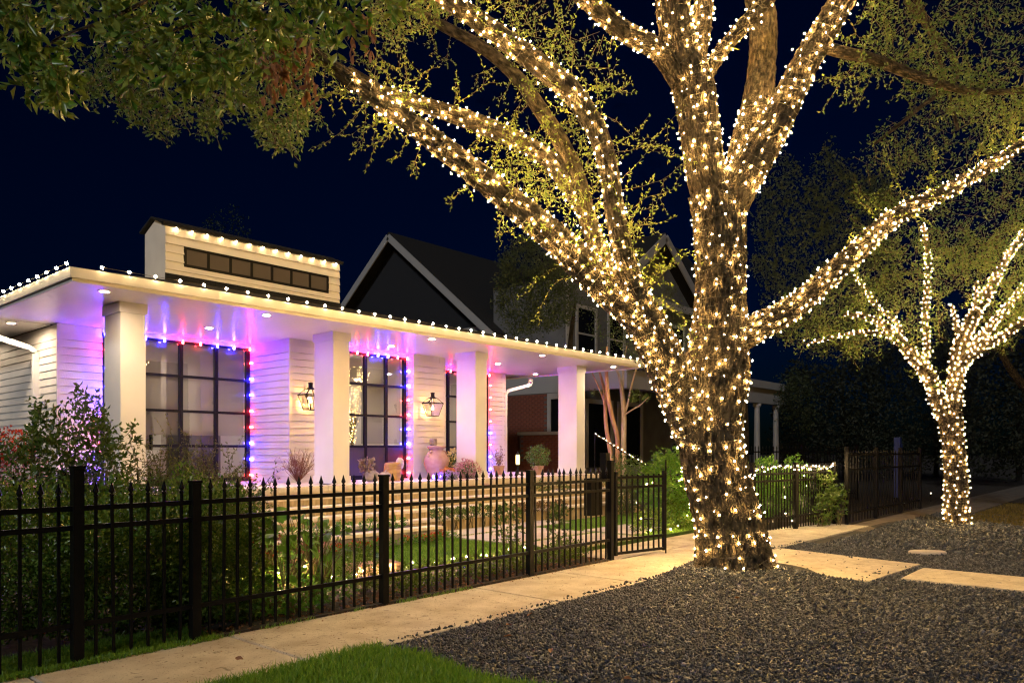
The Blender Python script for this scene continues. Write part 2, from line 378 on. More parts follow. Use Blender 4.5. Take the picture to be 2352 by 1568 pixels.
def in_poly(poly, n):
    poly = np.array(poly, float); lo, hi = poly.min(0), poly.max(0); out = np.zeros((0, 2))
    while len(out) < n:
        q = RG.uniform(lo, hi, (n*2, 2)); c = np.zeros(len(q), bool); j = len(poly)-1
        for i in range(len(poly)):
            a, b = poly[i], poly[j]
            c ^= ((a[1] > q[:, 1]) != (b[1] > q[:, 1])) & (q[:, 0] < (b[0]-a[0])*(q[:, 1]-a[1])/(b[1]-a[1]+1e-9)+a[0]); j = i
        out = np.vstack([out, q[c]])
    return out[:n]
def clump(lv, poly, d0, d1, n, leafL, leafW, clus=10, spread=0.16, tw=None):
    """leaf clusters through the volume behind an outline"""
    q = in_poly(poly, n); d = RG.uniform(d0, d1, n)
    for (x, y), dd in zip(q, d):
        c = PW(x, y, dd); m = RG.integers(clus//2, clus+clus//2)
        ax = unit(RG.normal(size=3) + np.array([0, 0, -0.25])); t = RG.uniform(-1, 1, m)[:, None]
        base = c + ax*t*spread + RG.normal(size=(m, 3))*spread*0.22
        if tw is not None: tw.add(np.array([c-ax*spread, c, c+ax*spread]), 0.004, 0.002)
        lv.add(base, ax*0.5 + unit(RG.normal(size=(m, 3))), leafL*RG.uniform(0.65, 1.2, m), leafW*RG.uniform(0.7, 1.2, m))
def blob(lv, c, rad, n, leafL, leafW, shell=0.55, up=0.3):
    """leaves through an ellipsoid, denser at its skin, lumpy outline"""
    d = unit(RG.normal(size=(n, 3))); r = shell + (1-shell)*RG.random(n)**0.5
    lump = 1 + 0.16*np.sin(d[:, 0]*7+c[0]*3)*np.cos(d[:, 1]*6+c[1]) + 0.10*np.sin(d[:, 2]*9+d[:, 0]*5)
    p = np.array(c) + d*np.array(rad)*(r*lump)[:, None]
    t = d*0.7 + unit(RG.normal(size=(n, 3))) + np.array([0, 0, up])
    lv.add(p, t, leafL*RG.uniform(0.6, 1.2, n), leafW*RG.uniform(0.7, 1.2, n))

def bulb_mesh(name, r, m, long=1.25, n=4):
    mb = MB(); a = np.linspace(0, 2*math.pi, n, endpoint=False)
    v = [(r*math.cos(t), r*math.sin(t), 0) for t in a] + [(0, 0, r*long), (0, 0, -r*long)]
    mb.add(v, [(i, (i+1) % n, n) for i in range(n)] + [((i+1) % n, i, n+1) for i in range(n)])
    return mb.mesh(name, m)

# ================================================================== SETTING: ground, walks, gravel, lawns
def sheet(name, poly, z, m, dz=0.06):
    return struct(MB().prism(poly, z-dz, z).build(name, m))
def rect(u0, v0, u1, v1): return [(u0, v0), (u1, v0), (u1, v1), (u0, v1)]
ground = struct(MB().add([(-150, -150, -0.09), (250, -150, -0.09), (250, 250, -0.09), (-150, 250, -0.09)], [(0, 1, 2, 3)]).build("ground", M["soil"]))

T1 = np.array([8.87, 4.14]); T2 = np.array([16.75, 3.2])      # the two lit trees
def gz(u, v):
    return 0.13*np.exp(-((u-T1[0])**2+(v-T1[1])**2)/0.9) + 0.10*np.exp(-((u-T2[0])**2+(v-T2[1])**2)/1.1) - 0.012

# sidewalk of separate slabs
walk = sheet("sidewalk", rect(-4, 4.60, 15.0, 5.72), -0.03, M["soil"], 0.04)
u = 3.1 - 1.43*5
def slab_mesh(lu, lv, m, bev=0.008):
    mb = MB(); x, y = lu/2-0.006, lv/2
    mb.add([(-x,-y,-.07),(x,-y,-.07),(x,y,-.07),(-x,y,-.07),(-x,-y,-bev),(x,-y,-bev),(x,y,-bev),(-x,y,-bev),
            (-x+bev,-y+bev,0),(x-bev,-y+bev,0),(x-bev,y-bev,0),(-x+bev,y-bev,0)],
           [(0,3,2,1),(0,1,5,4),(1,2,6,5),(2,3,7,6),(3,0,4,7),(4,5,9,8),(5,6,10,9),(6,7,11,10),(7,4,8,11),(8,9,10,11)])
    return mb.mesh("slab", m)
wm = slab_mesh(1.43, 1.18, M["concrete"])
k = 0
while u < 14.6:
    put("slab", wm, walk, (u+0.715, 5.165, 0.0 + 0.004*((k*7) % 3 - 1))); u += 1.43; k += 1
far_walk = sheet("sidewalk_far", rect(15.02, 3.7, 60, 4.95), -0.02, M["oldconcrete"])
apron = sheet("gate_apron", rect(8.75, 5.77, 13.6, 6.55), 0.0, M["concrete"])
pad1 = sheet("stepping_pad", [(9.15, 2.62), (10.95, 2.50), (11.35, 4.52), (9.15, 4.55)], 0.012, M["slab"], 0.09)
pad2 = sheet("stepping_pad_street", rect(9.62, -3.0, 10.66, 2.40), 0.010, M["slab"], 0.09)

# gravel: a bed and its loose stones
n1, n2 = 160, 90
gu = np.linspace(3.55, 34, n1); gv = np.linspace(-8, 4.57, n2); GU, GV = np.meshgrid(gu, gv, indexing='ij')
V = np.stack([GU, GV, gz(GU, GV)-0.02], -1).reshape(-1, 3); idx = np.arange(n1*n2).reshape(n1, n2)
a, b, c, d = idx[:-1, :-1].ravel(), idx[1:, :-1].ravel(), idx[1:, 1:].ravel(), idx[:-1, 1:].ravel()
struct(put("gravel_bed", np_mesh("gravel_bed", V, np.concatenate([np.stack([a, b, c], 1), np.stack([a, c, d], 1)]), M["gravelbed"], True)))
def gravel():
    vs, fs, tot = [], [], 0
    base = np.array([(1,0,0),(-1,0,0),(0,1,0),(0,-1,0),(0,0,1),(0,0,-1)], float)
    tri = np.array([(0,2,4),(2,1,4),(1,3,4),(3,0,4),(2,0,5),(1,2,5),(3,1,5),(0,3,5)])
    for (u0, u1, v0, v1, dens, sz) in ((3.4, 7.2, -0.8, 4.80, 4400, .0098), (7.2, 12.5, -2.5, 4.80, 2300, .0125), (12.5, 20.5, -4.5, 4.3, 520, .021)):
        n = int((u1-u0)*(v1-v0)*dens); p = RG.uniform((u0, v0), (u1, v1), (n, 2))
        edge = 3.62 + 0.05*np.sin(p[:, 1]*5) + RG.normal(size=n)*0.03
        ok = (p[:, 0] > edge) & (p[:, 1] < 4.575 + 0.03*np.abs(RG.normal(size=n)) + np.where(RG.random(n) < .014, RG.exponential(.06, n), 0))
        ok &= ~((p[:, 0] > 9.17) & (p[:, 0] < 11.2) & (p[:, 1] > 2.6) & (p[:, 1] < 4.6)) | (RG.random(n) < 0.008)
        ok &= ~((p[:, 0] > 9.64) & (p[:, 0] < 10.64) & (p[:, 1] < 2.38)) | (RG.random(n) < 0.004)
        dd = p @ FW; rr = p @ RT; ok &= (dd > 2.2) & (np.abs(rr/dd) < 0.92)
        p = p[ok]; n = len(p)
        s = sz*np.clip(np.exp(RG.normal(0, .38, n)), .45, 2.2)
        q = unit(RG.normal(size=(n, 4))); w, x, y, z = q.T
        R = np.stack([1-2*(y*y+z*z), 2*(x*y-w*z), 2*(x*z+w*y), 2*(x*y+w*z), 1-2*(x*x+z*z), 2*(y*z-w*x), 2*(x*z-w*y), 2*(y*z+w*x), 1-2*(x*x+y*y)], 1).reshape(n, 3, 3)
        sc = RG.uniform(0.75, 1.25, (n, 1, 3))*np.array([1.55, 0.95, 0.5])*s[:, None, None]
        v = np.einsum('nij,nkj->nki', R, base[None]*sc)
        onpad = ((p[:, 0] > 9.17) & (p[:, 0] < 11.2) & (p[:, 1] > 2.6) & (p[:, 1] < 4.5))
        zz = np.where(onpad | (p[:, 1] > 4.6), 0.012, gz(p[:, 0], p[:, 1]) + RG.uniform(-0.014, 0.006, n))
        v += np.stack([p[:, 0], p[:, 1], zz], 1)[:, None, :]
        vs.append(v.reshape(-1, 3)); fs.append((tri[None] + (np.arange(n)*6)[:, None, None]).reshape(-1, 3) + tot); tot += n*6
    put("gravel", np_mesh("gravel", np.concatenate(vs), np.concatenate(fs), M["stone"]), kind="stuff")
gravel()

def grass(name, p, h, w, m, z=0.0, lean=0.45):
    n = len(p); hh = h*RG.uniform(0.5, 1.25, n)[:, None]; a = RG.uniform(0, 2*math.pi, n)
    s = np.stack([np.cos(a), np.sin(a), np.zeros(n)], 1)*w*0.5
    b = np.concatenate([p, np.full((n, 1), z)], 1); l = RG.normal(size=(n, 3))*lean; l[:, 2] = 1; l = unit(l)
    mid = b + l*hh*0.55; l2 = unit(l + RG.normal(size=(n, 3))*0.35 - np.array([0, 0, 0.25])); tip = mid + l2*hh*0.5
    v = np.stack([b-s, b+s, mid+s*0.8, mid-s*0.8, tip], 1).reshape(-1, 3); i = np.arange(n)[:, None]*5
    f = np.concatenate([i+[0, 1, 2], i+[0, 2, 3], i+[3, 2, 4]], 1).reshape(-1, 3)
    return put(name, np_mesh(name, v, f, m), kind="stuff")
verge = sheet("lawn_verge", rect(-4, -4, 3.62, 4.56), -0.01, M["lawn"])
p = RG.uniform((0.9, 1.6), (3.75, 4.60), (90000, 2)); e = 3.64 + 0.05*np.sin(p[:, 1]*5) + RG.normal(size=len(p))*0.03
dd = p @ FW; rr = p @ RT
p = p[(p[:, 0] < e) & (p[:, 1] < 4.575 + RG.normal(size=len(p))*0.012) & (dd > 3.6) & (np.abs(rr/dd) < 0.72)]
tag(grass("grass", p, 0.08, 0.0075, M["grass"]), "thick short green grass at the near corner of the walk", "grass")
strip = sheet("lawn_strip", rect(-3, 5.77, 3.0, 6.35), -0.008, M["lawn"])
p = RG.uniform((0.6, 5.70), (3.0, 6.30), (16000, 2)); p = p[RG.random(len(p)) < np.clip(1.5-(p[:, 0]-1.2)*0.5, 0.25, 1)]
tag(grass("grass", p, 0.05, 0.006, M["grass"]), "thin grass strip under the fence beside the hedge", "grass")

lawn = sheet("lawn", rect(4.4, 6.95, 8.62, 8.85), 0.05, M["lawn"], 0.14)
p = RG.uniform((4.4, 6.95), (8.62, 8.8), (36000, 2))
tag(grass("grass", p, 0.045, 0.009, M["grass"], 0.05), "mown lawn between the fence and the flower bed", "grass")
lawn2 = sheet("lawn_by_pavers", rect(8.64, 6.6, 15.4, 9.3), 0.045, M["lawn"], 0.14)
def off_paver(p):
    bad = np.zeros(len(p), bool)
    for (x0, y0, x1, y1) in PAV: bad |= (p[:, 0] > x0) & (p[:, 0] < x1) & (p[:, 1] > y0) & (p[:, 1] < y1)
    return p[~bad]
PAV = [(8.72, 6.62, 10.8, 7.52), (8.72, 7.66, 10.8, 8.86), (8.2, 9.0, 12.0, 9.62), (10.95, 6.9, 12.3, 7.9)]
p = off_paver(RG.uniform((8.64, 6.6), (15.2, 9.3), (46000, 2)))
tag(grass("grass", p, 0.045, 0.009, M["grass"], 0.045), "mown lawn around the stone pavers by the steps", "grass")
for i, (x0, y0, x1, y1) in enumerate(PAV):
    o = MB().prism(rect(x0, y0, x1, y1), -0.03, 0.075 + 0.004*i).build("stone_paver", M["paver"])
    tag(o, ["large stone paver just inside the gate", "large square stone paver in the middle of the lawn path", "long stone paver at the foot of the steps", "small stone paver on the lawn beside the path"][i], "paver", "stone pavers between gate and steps")
bed = sheet("flower_bed_soil", rect(3.0, 5.78, 8.62, 6.93), 0.015, M["soil"], 0.1)
far_verge = sheet("lawn_far_verge", [(17.6, -8), (60, -8), (60, 3.6), (17.9, 3.6)], 0.0, M["soil"], 0.03)
p = RG.uniform((17.3, -3.0), (25, 3.5), (26000, 2)); p = p[p[:, 0] > 17.55 + 0.35*np.sin(p[:, 1]*1.4)]
tag(grass("grass", p, 0.07, 0.016, M["drygrass"]), "patchy brown dry grass beyond the second lit tree", "grass")

# meter lid and fallen leaves on the gravel
o = MB().lathe((0, 0, 0), [(0.0, 0), (0.27, 0), (0.27, 0.03), (0.25, 0.045), (0.0, 0.048)], 20).build("meter_lid", M["paver"])
o.location = (12.05, 3.3, gz(12.05, 3.3)); o.scale = (1, 0.6, 1); o.rotation_euler = (0, 0, -0.85)
o.location = tuple(PW(2130, 1269, 1739*1.5/236)); o.location.z = -0.015
tag(o, "flat oval concrete meter lid lying in the gravel", "lid")
def leaf_mesh(name, L, Wd, m, cup=0.2):
    xs = [(-0.02, 0), (0.22, 0.34), (0.5, 0.5), (0.8, 0.3), (1.0, 0.0)]
    v = [(0, 0, 0), (L*1.0, 0, -0.08*L)]; mb = MB()
    c = [(x*L, 0, -0.08*L*x*x) for x, _ in xs]; l = [(x*L, w*Wd, cup*w*Wd-0.08*L*x*x) for x, w in xs[1:4]]; r = [(x, -y, z) for x, y, z in l]
    mb.add(c + l + r, [(0, 1, 5), (1, 2, 6, 5), (2, 3, 7, 6), (3, 4, 7), (0, 8, 1), (1, 8, 9, 2), (2, 9, 10, 3), (3, 10, 4)])
    return mb.mesh(name, m)
fl = leaf_mesh("fallen_leaf", 0.075, 0.04, M["dryleaf"], 0.6)
for i, (x, y) in enumerate([(1162, 1437), (1175, 1462), (1265, 1492), (1432, 1561), (1700, 1375), (1222, 1410), (540, 1512), (1000, 1400)]):
    d = 1.5*FPX/(y-HY); q = PW(x, y, d); z = 0.012 if i < 6 else 0.008
    o = put("fallen_leaf", fl, None, (q[0], q[1], z), (0.1*i, 0.15, i*1.9)); 
    tag(o, ("curled brown leaf on the gravel, farthest of the two near the sidewalk edge", "curled brown leaf on the gravel, between the sidewalk and the grass corner", "curled brown leaf on the gravel, right of the grass corner", "curled brown leaf on the gravel at the picture's bottom edge", "curled brown leaf on the gravel in front of the lit trunk", "small brown leaf on the gravel close to the sidewalk", "curled brown leaf on the sidewalk beside the grass corner", "curled brown leaf on the sidewalk in front of the thick fence post")[i], "leaf", "fallen leaves on the gravel" if i < 6 else "fallen leaves on the sidewalk")

# leaf litter and crumbs of gravel, soil and grass along the edges
lv = Leaves(); n = 900; p = np.stack([RG.uniform(2.6, 8.6, n), 5.80+np.abs(RG.normal(0, .35, n)), np.full(n, .022)], 1); lv.add(p, unit(RG.normal(size=(n, 3))*np.array([1, 1, .25])), .045*RG.uniform(.6, 1.3, n), .022, .3)
n = 260; p = np.stack([RG.uniform(1.5, 8.6, n), 5.76-np.abs(RG.normal(0, .05, n)), np.full(n, .008)], 1); lv.add(p, unit(RG.normal(size=(n, 3))*np.array([1, 1, .15])), .022*RG.uniform(.5, 1.4, n), .011, .3)
n = 120; p = np.stack([RG.uniform(2.0, 9.0, n), RG.uniform(4.62, 5.7, n), np.full(n, .008)], 1); lv.add(p, unit(RG.normal(size=(n, 3))*np.array([1, 1, .12])), .016*RG.uniform(.5, 1.6, n), .007, .3)
tag(lv.build("leaf_litter", M["dryleaf"]), "brown leaf litter and crumbs along the fence foot and sidewalk", "litter")
p = np.stack([RG.uniform(1.0, 6.2, 900), 5.73+RG.normal(0, .018, 900)], 1); p = p[np.sin(p[:, 0]*9)+np.sin(p[:, 0]*3.7+1) > -.2]
tag(grass("grass", p, 0.05, 0.006, M["grass"]), "ragged grass tufts creeping over the fence side of the sidewalk", "grass")
# ================================================================== THE WHITE HOUSE
ZD, ZS = 0.88, 3.62
U0, U1 = 4.52, 15.75
VE, UE0, UE1 = 10.28, 3.47, 16.85
house = thing("porch_house", "low white house with deep lit porch, square columns and black steel windows", "house", (10.1, 13, 0))
# deck
MB().box((3.95, 10.93, 0.0), (16.3, 14.2, ZD-0.005)).build("deck", M["limestone"], house)
cp = MB().box((-0.612, -0.19, -0.085), (0.612, 0.19, 0.0)).mesh("coping_stone", M["limestone"])
for i in range(10): put("coping_stone", cp, house, (4.58 + 1.235*i, 11.06, ZD + 0.012))
# walls: core + lap boards
BD = 0.127
def lap_wall(p, q, z0, z1, th=0.14, parent=house, m=None, bd=BD, name="wall"):
    """wall from p to q (plan), outward normal to the right of p->q seen from above"""
    p = np.array(p, float); q = np.array(q, float); t = (q-p)/np.linalg.norm(q-p); n = np.array([t[1], -t[0]]); L = np.linalg.norm(q-p)
    c = [p-n*0.012, q-n*0.012, q-n*th, p-n*th]
    w = MB().prism([tuple(x) for x in c], z0, z1).build(name, m or M["siding"], parent)
    pr = [(-0.011, 0.0), (0.017, 0.0), (0.004, bd-0.005), (-0.011, bd-0.005)]         # wedge profile
    mb = MB(); v = []
    for s in (0.0, L):
        for a, z in pr: v.append((t[0]*s + n[0]*a, t[1]*s + n[1]*a, z))
    mb.add(v, [(0, 1, 2, 3), (7, 6, 5, 4), (0, 4, 5, 1), (1, 5, 6, 2), (2, 6, 7, 3), (3, 7, 4, 0)])
    me = mb.mesh("plank", m or M["siding"]); k = int((z1-z0)/bd); bd2 = (z1-z0)/k
    for i in range(k-1 if (z1-z0) > 1 else k): put("plank", me, w, (p[0], p[1], z0 + i*bd2))
    return w
VW = 14.05; VP = 12.62
lap_wall((U0, 22.0), (U0, VW), ZD-0.2, ZS)                    # side wall
lap_wall((U0, VW), (5.22, VW), ZD, ZS)                         # pier left of the first window
lap_wall((8.02, VW+0.1), (8.02, VP), ZD, ZS)                   # return
lap_wall((8.02, VP), (8.88, VP), ZD, ZS)                       # lantern pier
lap_wall((11.12, VP+0.3), (11.12, VP), ZD, ZS)
lap_wall((11.12, VP), (12.06, VP), ZD, ZS)
lap_wall((12.06, VP), (12.06, VW+0.1), ZD, ZS)
lap_wall((15.06, VW), (U1, VW), ZD, ZS)
lap_wall((U1, VW), (U1, 22.0), ZD-0.2, ZS)
tr = 0.05
for (x, y) in ((U0, VW), (8.02, VP), (12.06, VP), (U1, VW), (11.12, VP)):
    MB().box((x-0.018, y-0.018, ZD), (x+0.018, y+0.018, ZS-0.01)).build("corner_board", M["siding"], house)
# columns
for x in (4.45, 8.08, 11.74, 15.40):
    c = MB().box((x, 11.32, ZD+0.02), (x+0.35, 11.90, ZS)).build("column", M["white"], house)
    MB().box((x-0.022, 11.298, ZS-0.15), (x+0.372, 11.922, ZS-0.002)).build("cap", M["white"], c)
    MB().box((x-0.018, 11.302, ZD+0.013), (x+0.368, 11.918, ZD+0.15)).build("plinth", M["white"], c)
# soffit planks
sf = MB().box((UE0+0.03, VE+0.03, ZS+0.012), (UE1-0.03, VW+0.3, ZS+0.05)).build("soffit", M["soffit"], house)
bw = (VW-VE-0.06)/26
sp = MB().box((UE0+0.03, 0.0015, 0), (UE1-0.03, bw-0.0015, 0.012)).mesh("plank", M["soffit"])
for i in range(26): put("plank", sp, sf, (0, VE+0.03+i*bw, ZS))
for (a, b_) in ((UE0+0.03, U0-0.013), (U1+0.013, UE1-0.03)):
    MB().box((a, VW+0.30, ZS), (b_, 22.0, ZS+0.045)).build("soffit", M["soffit"], house)
# fascia with gutter lip
fz0, fz1 = ZS-0.03, ZS+0.13
f = MB()
f.box((UE0, VE, fz0), (UE1, VE+0.028, fz1)); f.box((UE0, VE+0.0285, fz0), (UE0+0.028, 22, fz1)); f.box((UE1-0.028, VE+0.0285, fz0), (UE1, 22, fz1))
f.build("fascia", M["white"], house)
g = MB()
g.box((UE0-0.035, VE-0.035, fz0+0.045), (UE1+0.035, VE-0.002, fz1+0.012)); g.box((UE0-0.035, VE-0.0015, fz0+0.045), (UE0-0.002, 22, fz1+0.012)); g.box((UE1+0.002, VE-0.0015, fz0+0.045), (UE1+0.035, 22, fz1+0.012))
g.build("gutter", M["white"], house)
# low hip roof
RZ = ZS+0.14; SL = 0.243; VR = 15.6; rz = RZ + (VR-VE)*SL
roofo = MB().add([(UE0-.02, VE-.02, RZ), (UE1+.02, VE-.02, RZ), (UE1+.02, 22, RZ), (UE0-.02, 22, RZ), (UE0+5.3, VR, rz), (UE1-5.3, VR, rz), (UE1-5.3, 21, rz), (UE0+5.3, 21, rz)],
         [(0, 1, 5, 4), (1, 2, 6, 5), (2, 3, 7, 6), (3, 0, 4, 7), (4, 5, 6, 7), (3, 2, 1, 0)]).build("roof", M["roof"], house)
# clerestory box on the roof
CU0, CU1, CV0, CV1 = 5.93, 9.58, 13.2, 14.05; cz0, cz1, czp = 4.2, 5.40, 5.60
cl = MB(); cl.add([(CU0+.015, CV0+.015, cz0), (CU1-.015, CV0+.015, cz0), (CU1-.015, CV1, cz0), (CU0+.015, CV1, cz0), (CU0+.015, CV0+.015, cz1), (CU1-.015, CV0+.015, cz1), (CU1-.015, CV1, cz1), (CU0+.015, CV1, cz1),
         (CU0+.015, (CV0+CV1)/2, czp-.02), (CU1-.015, (CV0+CV1)/2, czp-.02)],
        [(0, 1, 5, 4), (2, 3, 7, 6), (0, 4, 8, 7, 3), (1, 2, 6, 9, 5), (4, 5, 9, 8), (8, 9, 6, 7), (0, 3, 2, 1)])
cl = cl.build("clerestory", M["siding"], house)
wz0, wz1, wu0, wu1 = 4.74, 5.10, CU0+0.35, CU1-0.30
bd = 0.15
def board(u0, u1, z, h):
    MB().add([(u0, CV0+.014, z), (u1, CV0+.014, z), (u1, CV0-.016, z), (u0, CV0-.016, z), (u0, CV0+.014, z+h-.010), (u1, CV0+.014, z+h-.010), (u1, CV0+.004, z+h-.010), (u0, CV0+.004, z+h-.010)],
             [(0, 1, 2, 3), (7, 6, 5, 4), (3, 2, 6, 7), (1, 0, 4, 5), (0, 3, 7, 4), (2, 1, 5, 6)]).build("plank", M["siding"], cl)
for z in (4.20, 4.35, 4.50, 4.65): board(CU0, CU1, z, 0.15)
for z in (4.80, 4.95): board(CU0, wu0-.02, z, 0.15); board(wu1+.02, CU1, z, 0.15)
for z in (5.10, 5.25): board(CU0, CU1, z, 0.15)
MB().box((CU0-.012, CV0-.03, 4.2), (CU1+.012, CV0-.017, 4.575)).build("curb", M["roof"], cl)
MB().box((CU0-.06, CV0-.05, cz1), (CU1+.06, CV0+.01, cz1+.05)).build("roof_trim", M["roof"], cl)
MB().add([(CU0-.06, CV0-.06, cz1+.045), (CU1+.06, CV0-.06, cz1+.045), (CU1+.06, (CV0+CV1)/2, czp+.03), (CU0-.06, (CV0+CV1)/2, czp+.03), (CU0-.06, CV1+.06, cz1+.045), (CU1+.06, CV1+.06, cz1+.045),
          (CU0-.06, CV0-.06, cz1+.01), (CU1+.06, CV0-.06, cz1+.01), (CU1+.06, (CV0+CV1)/2, czp-.005), (CU0-.06, (CV0+CV1)/2, czp-.005), (CU0-.06, CV1+.06, cz1+.01), (CU1+.06, CV1+.06, cz1+.01)],
         [(0, 1, 2, 3), (3, 2, 5, 4), (7, 6, 9, 8), (8, 9, 10, 11), (0, 6, 7, 1), (4, 5, 11, 10), (0, 3, 9, 6), (3, 4, 10, 9), (2, 1, 7, 8), (5, 2, 8, 11)]).build("clerestory_roof", M["roof"], cl)
fm = MB(); nP = 7; pw = (wu1-wu0)/nP
fm.box((wu0-.02, CV0-.012, wz0), (wu1+.02, CV0+.012, wz0+.05)); fm.box((wu0-.02, CV0-.012, wz1-.05), (wu1+.02, CV0+.012, wz1))
for i in range(nP+1): fm.box((wu0+i*pw-.026, CV0-.0115, wz0+.0502), (wu0+i*pw+.026, CV0+.0115, wz1-.0502))
fm.build("window_frame", M["frame"], cl)
pm = MB().box((-pw/2+.02, -.003, wz0+.034), (pw/2-.02, .003, wz1-.034)).mesh("pane", mat("clerestory_glass", (0.10, 0.085, 0.075), 0.12, spec=0.6))
for i in range(nP): put("pane", pm, cl, (wu0+(i+.5)*pw, CV0, 0))
# downspouts
for (pth) in ([(3.56, 14.95, 3.52), (3.64, 14.95, 3.46), (4.36, 14.95, 3.27), (4.455, 14.95, 3.20), (4.462, 14.95, 3.05), (4.462, 14.95, 0.5)],
              [(16.72, 13.92, 3.53), (16.70, 13.92, 3.40), (16.62, 13.92, 3.35), (15.92, 14.1, 3.16), (15.83, 14.12, 3.08), (15.83, 14.12, 2.9), (15.83, 14.12, 0.7)]):
    ds = MB()
    for a, b_ in zip(pth[:-1], pth[1:]): ds.bar(a, b_, 0.10, 0.085)
    ds.build("downspout", M["white"], house)

# windows
def window(u0, u1, v, cols, rows, z0=ZD+0.04, fr=0.07, door=None):
    w = MB(); hw = 0.034; dv = 0.035; z1 = z0 + sum(rows)
    w.box((u0, v-dv, z0), (u0+fr, v+dv, z1)); w.box((u1-fr, v-dv, z0), (u1, v+dv, z1))
    w.box((u0+fr+.0005, v-dv, z1-.045), (u1-fr-.0005, v+dv, z1)); w.box((u0+fr+.0005, v-dv, z0), (u1-fr-.0005, v+dv, z0+.045))
    us = np.linspace(u0, u1, cols+1); zs = [z1]
    for r_ in rows: zs.append(zs[-1]-r_)
    for x in us[1:-1]: w.box((x-hw, v-dv+.004, z0+.0455), (x+hw, v+dv-.004, z1-.0455))
    for z in zs[1:-1]: w.box((u0+fr+.001, v-dv+.008, z-.024), (u1-fr-.001, v+dv-.008, z+.024))
    o = w.build("window" if door is None else "entry_door", M["frame"], house)
    for i in range(cols):
        for j in range(len(rows)):
            a = us[i]+(fr if i == 0 else hw)-.004; b_ = us[i+1]-(fr if i == cols-1 else hw)+.004
            zt, zb = zs[j]-(.045 if j == 0 else .024)+.004, zs[j+1]+(.045 if j == len(rows)-1 else .024)-.004
            if door is not None and j == len(rows)-1:
                MB().box((a, v-.02, zb), (b_, v+.02, zt)).build("door_panel", M["door"], o)
            else:
                tl = RG.normal(0, 0.0016, 2); hw2 = (b_-a)/2; hh2 = (zt-zb)/2
                MB().add([(a, v+tl[0]*hw2, zb), (b_, v-tl[0]*hw2, zb), (b_, v-tl[0]*hw2+tl[1], zt), (a, v+tl[0]*hw2+tl[1], zt)], [(0, 1, 2, 3)]).build("pane", M["glass"], o)
    return z0, z1
RW = 0.655
window(5.22, 8.0, VW+0.02, 4, [RW, RW, RW, RW])
window(12.075, 15.06, VW+0.02, 4, [RW, RW, RW, RW])
window(8.88, 11.11, VP+0.26, 4, [RW, RW, RW, RW+0.0], door=True)
ZW = ZD+0.04+4*RW
for (a, b_, v) in ((5.22, 8.0, VW+.02), (12.075, 15.06, VW+.02), (8.88, 11.11, VP+.26)):
    MB().box((a, v-.04, ZW+.001), (b_, v+.04, ZS+.0)).build("window_head", M["siding"], house)
    MB().box((a, v-.08, ZD+.005), (b_, v+.06, ZD+.039)).build("sill", M["frame"], house)
# sheer blinds just behind the glass
sh, t_, b_ = new_mat("sheer_blind"); t_.nodes.clear(); o_ = t_.nodes.new("ShaderNodeOutputMaterial"); df = t_.nodes.new("ShaderNodeBsdfDiffuse"); tp_ = t_.nodes.new("ShaderNodeBsdfTransparent"); ms_ = t_.nodes.new("ShaderNodeMixShader")
df.inputs[0].default_value = (.62, .60, .60, 1); ms_.inputs[0].default_value = 0.36; t_.links.new(tp_.outputs[0], ms_.inputs[1]); t_.links.new(df.outputs[0], ms_.inputs[2]); t_.links.new(ms_.outputs[0], o_.inputs[0])
for (a, b_, v, z_) in ((5.30, 7.92, VW+.085, ZD+.9), (12.15, 14.98, VW+.085, ZD+.5), (9.95, 11.03, VP+.33, ZD+.75)):
    MB().box((a, v, z_), (b_, v+.004, ZW-.03)).build("sheer_blind", sh, house)
# recessed downlights
def downlight(u, v, z=ZS, m="down", r=0.056):
    d = MB().lathe((u, v, z-0.012), [(r, 0.0), (r+.028, 0.0), (r+.03, .006), (r+.03, .0115), (r, .0115), (r, 0.0)], 20, False).build("downlight", M["white"], house)
    a = np.linspace(0, 2*math.pi, 10, endpoint=False)
    MB().add([(u+r*math.cos(t), v+r*math.sin(t), z-0.006) for t in a], [tuple(range(10))[::-1]]).build("lens", M[m], d)
for (x, y) in ((4.02, 10.75), (6.40, 10.72), (9.85, 10.65), (13.2, 10.65), (16.2, 10.75), (6.42, 12.6), (13.75, 12.5), (4.0, 14.6), (4.0, 18.0), (9.98, 12.0), (16.3, 13.4)):
    downlight(x, y)
# the rooms behind the glass
MB().box((4.7, VW+.10, ZD-.06), (15.55, 20, ZD-.002)).build("interior_floor", M["floorwood"], house)
MB().box((8.2, VP+.30, ZD-.058), (11.95, VW+.09, ZD-.001)).build("entry_floor", M["floorwood"], house)
MB().box((4.68, VW+.32, ZS+.001), (15.57, 20, ZS+.04)).build("interior_ceiling", M["room"], house)
MB().box((4.68, 19.3, ZD), (15.57, 19.42, ZS)).build("interior_wall", M["room"], house)
MB().box((8.3, 16.9, ZD), (9.1, 19.29, ZS-.002)).build("interior_wall", M["room"], house)
MB().box((11.6, 16.2, ZD), (11.75, 19.29, ZS-.002)).build("interior_wall", M["room"], house)
MB().box((7.30, 16.2, ZD), (7.55, 16.45, ZS-.002)).build("interior_post", M["greystone"], house)
for (x, y) in ((6.5, 16.5), (10.1, 14.6), (10.1, 17.2), (13.6, 16.5), (6.0, 18.3), (14, 18.4)):
    downlight(x, y, ZS, "inlamp", 0.09)
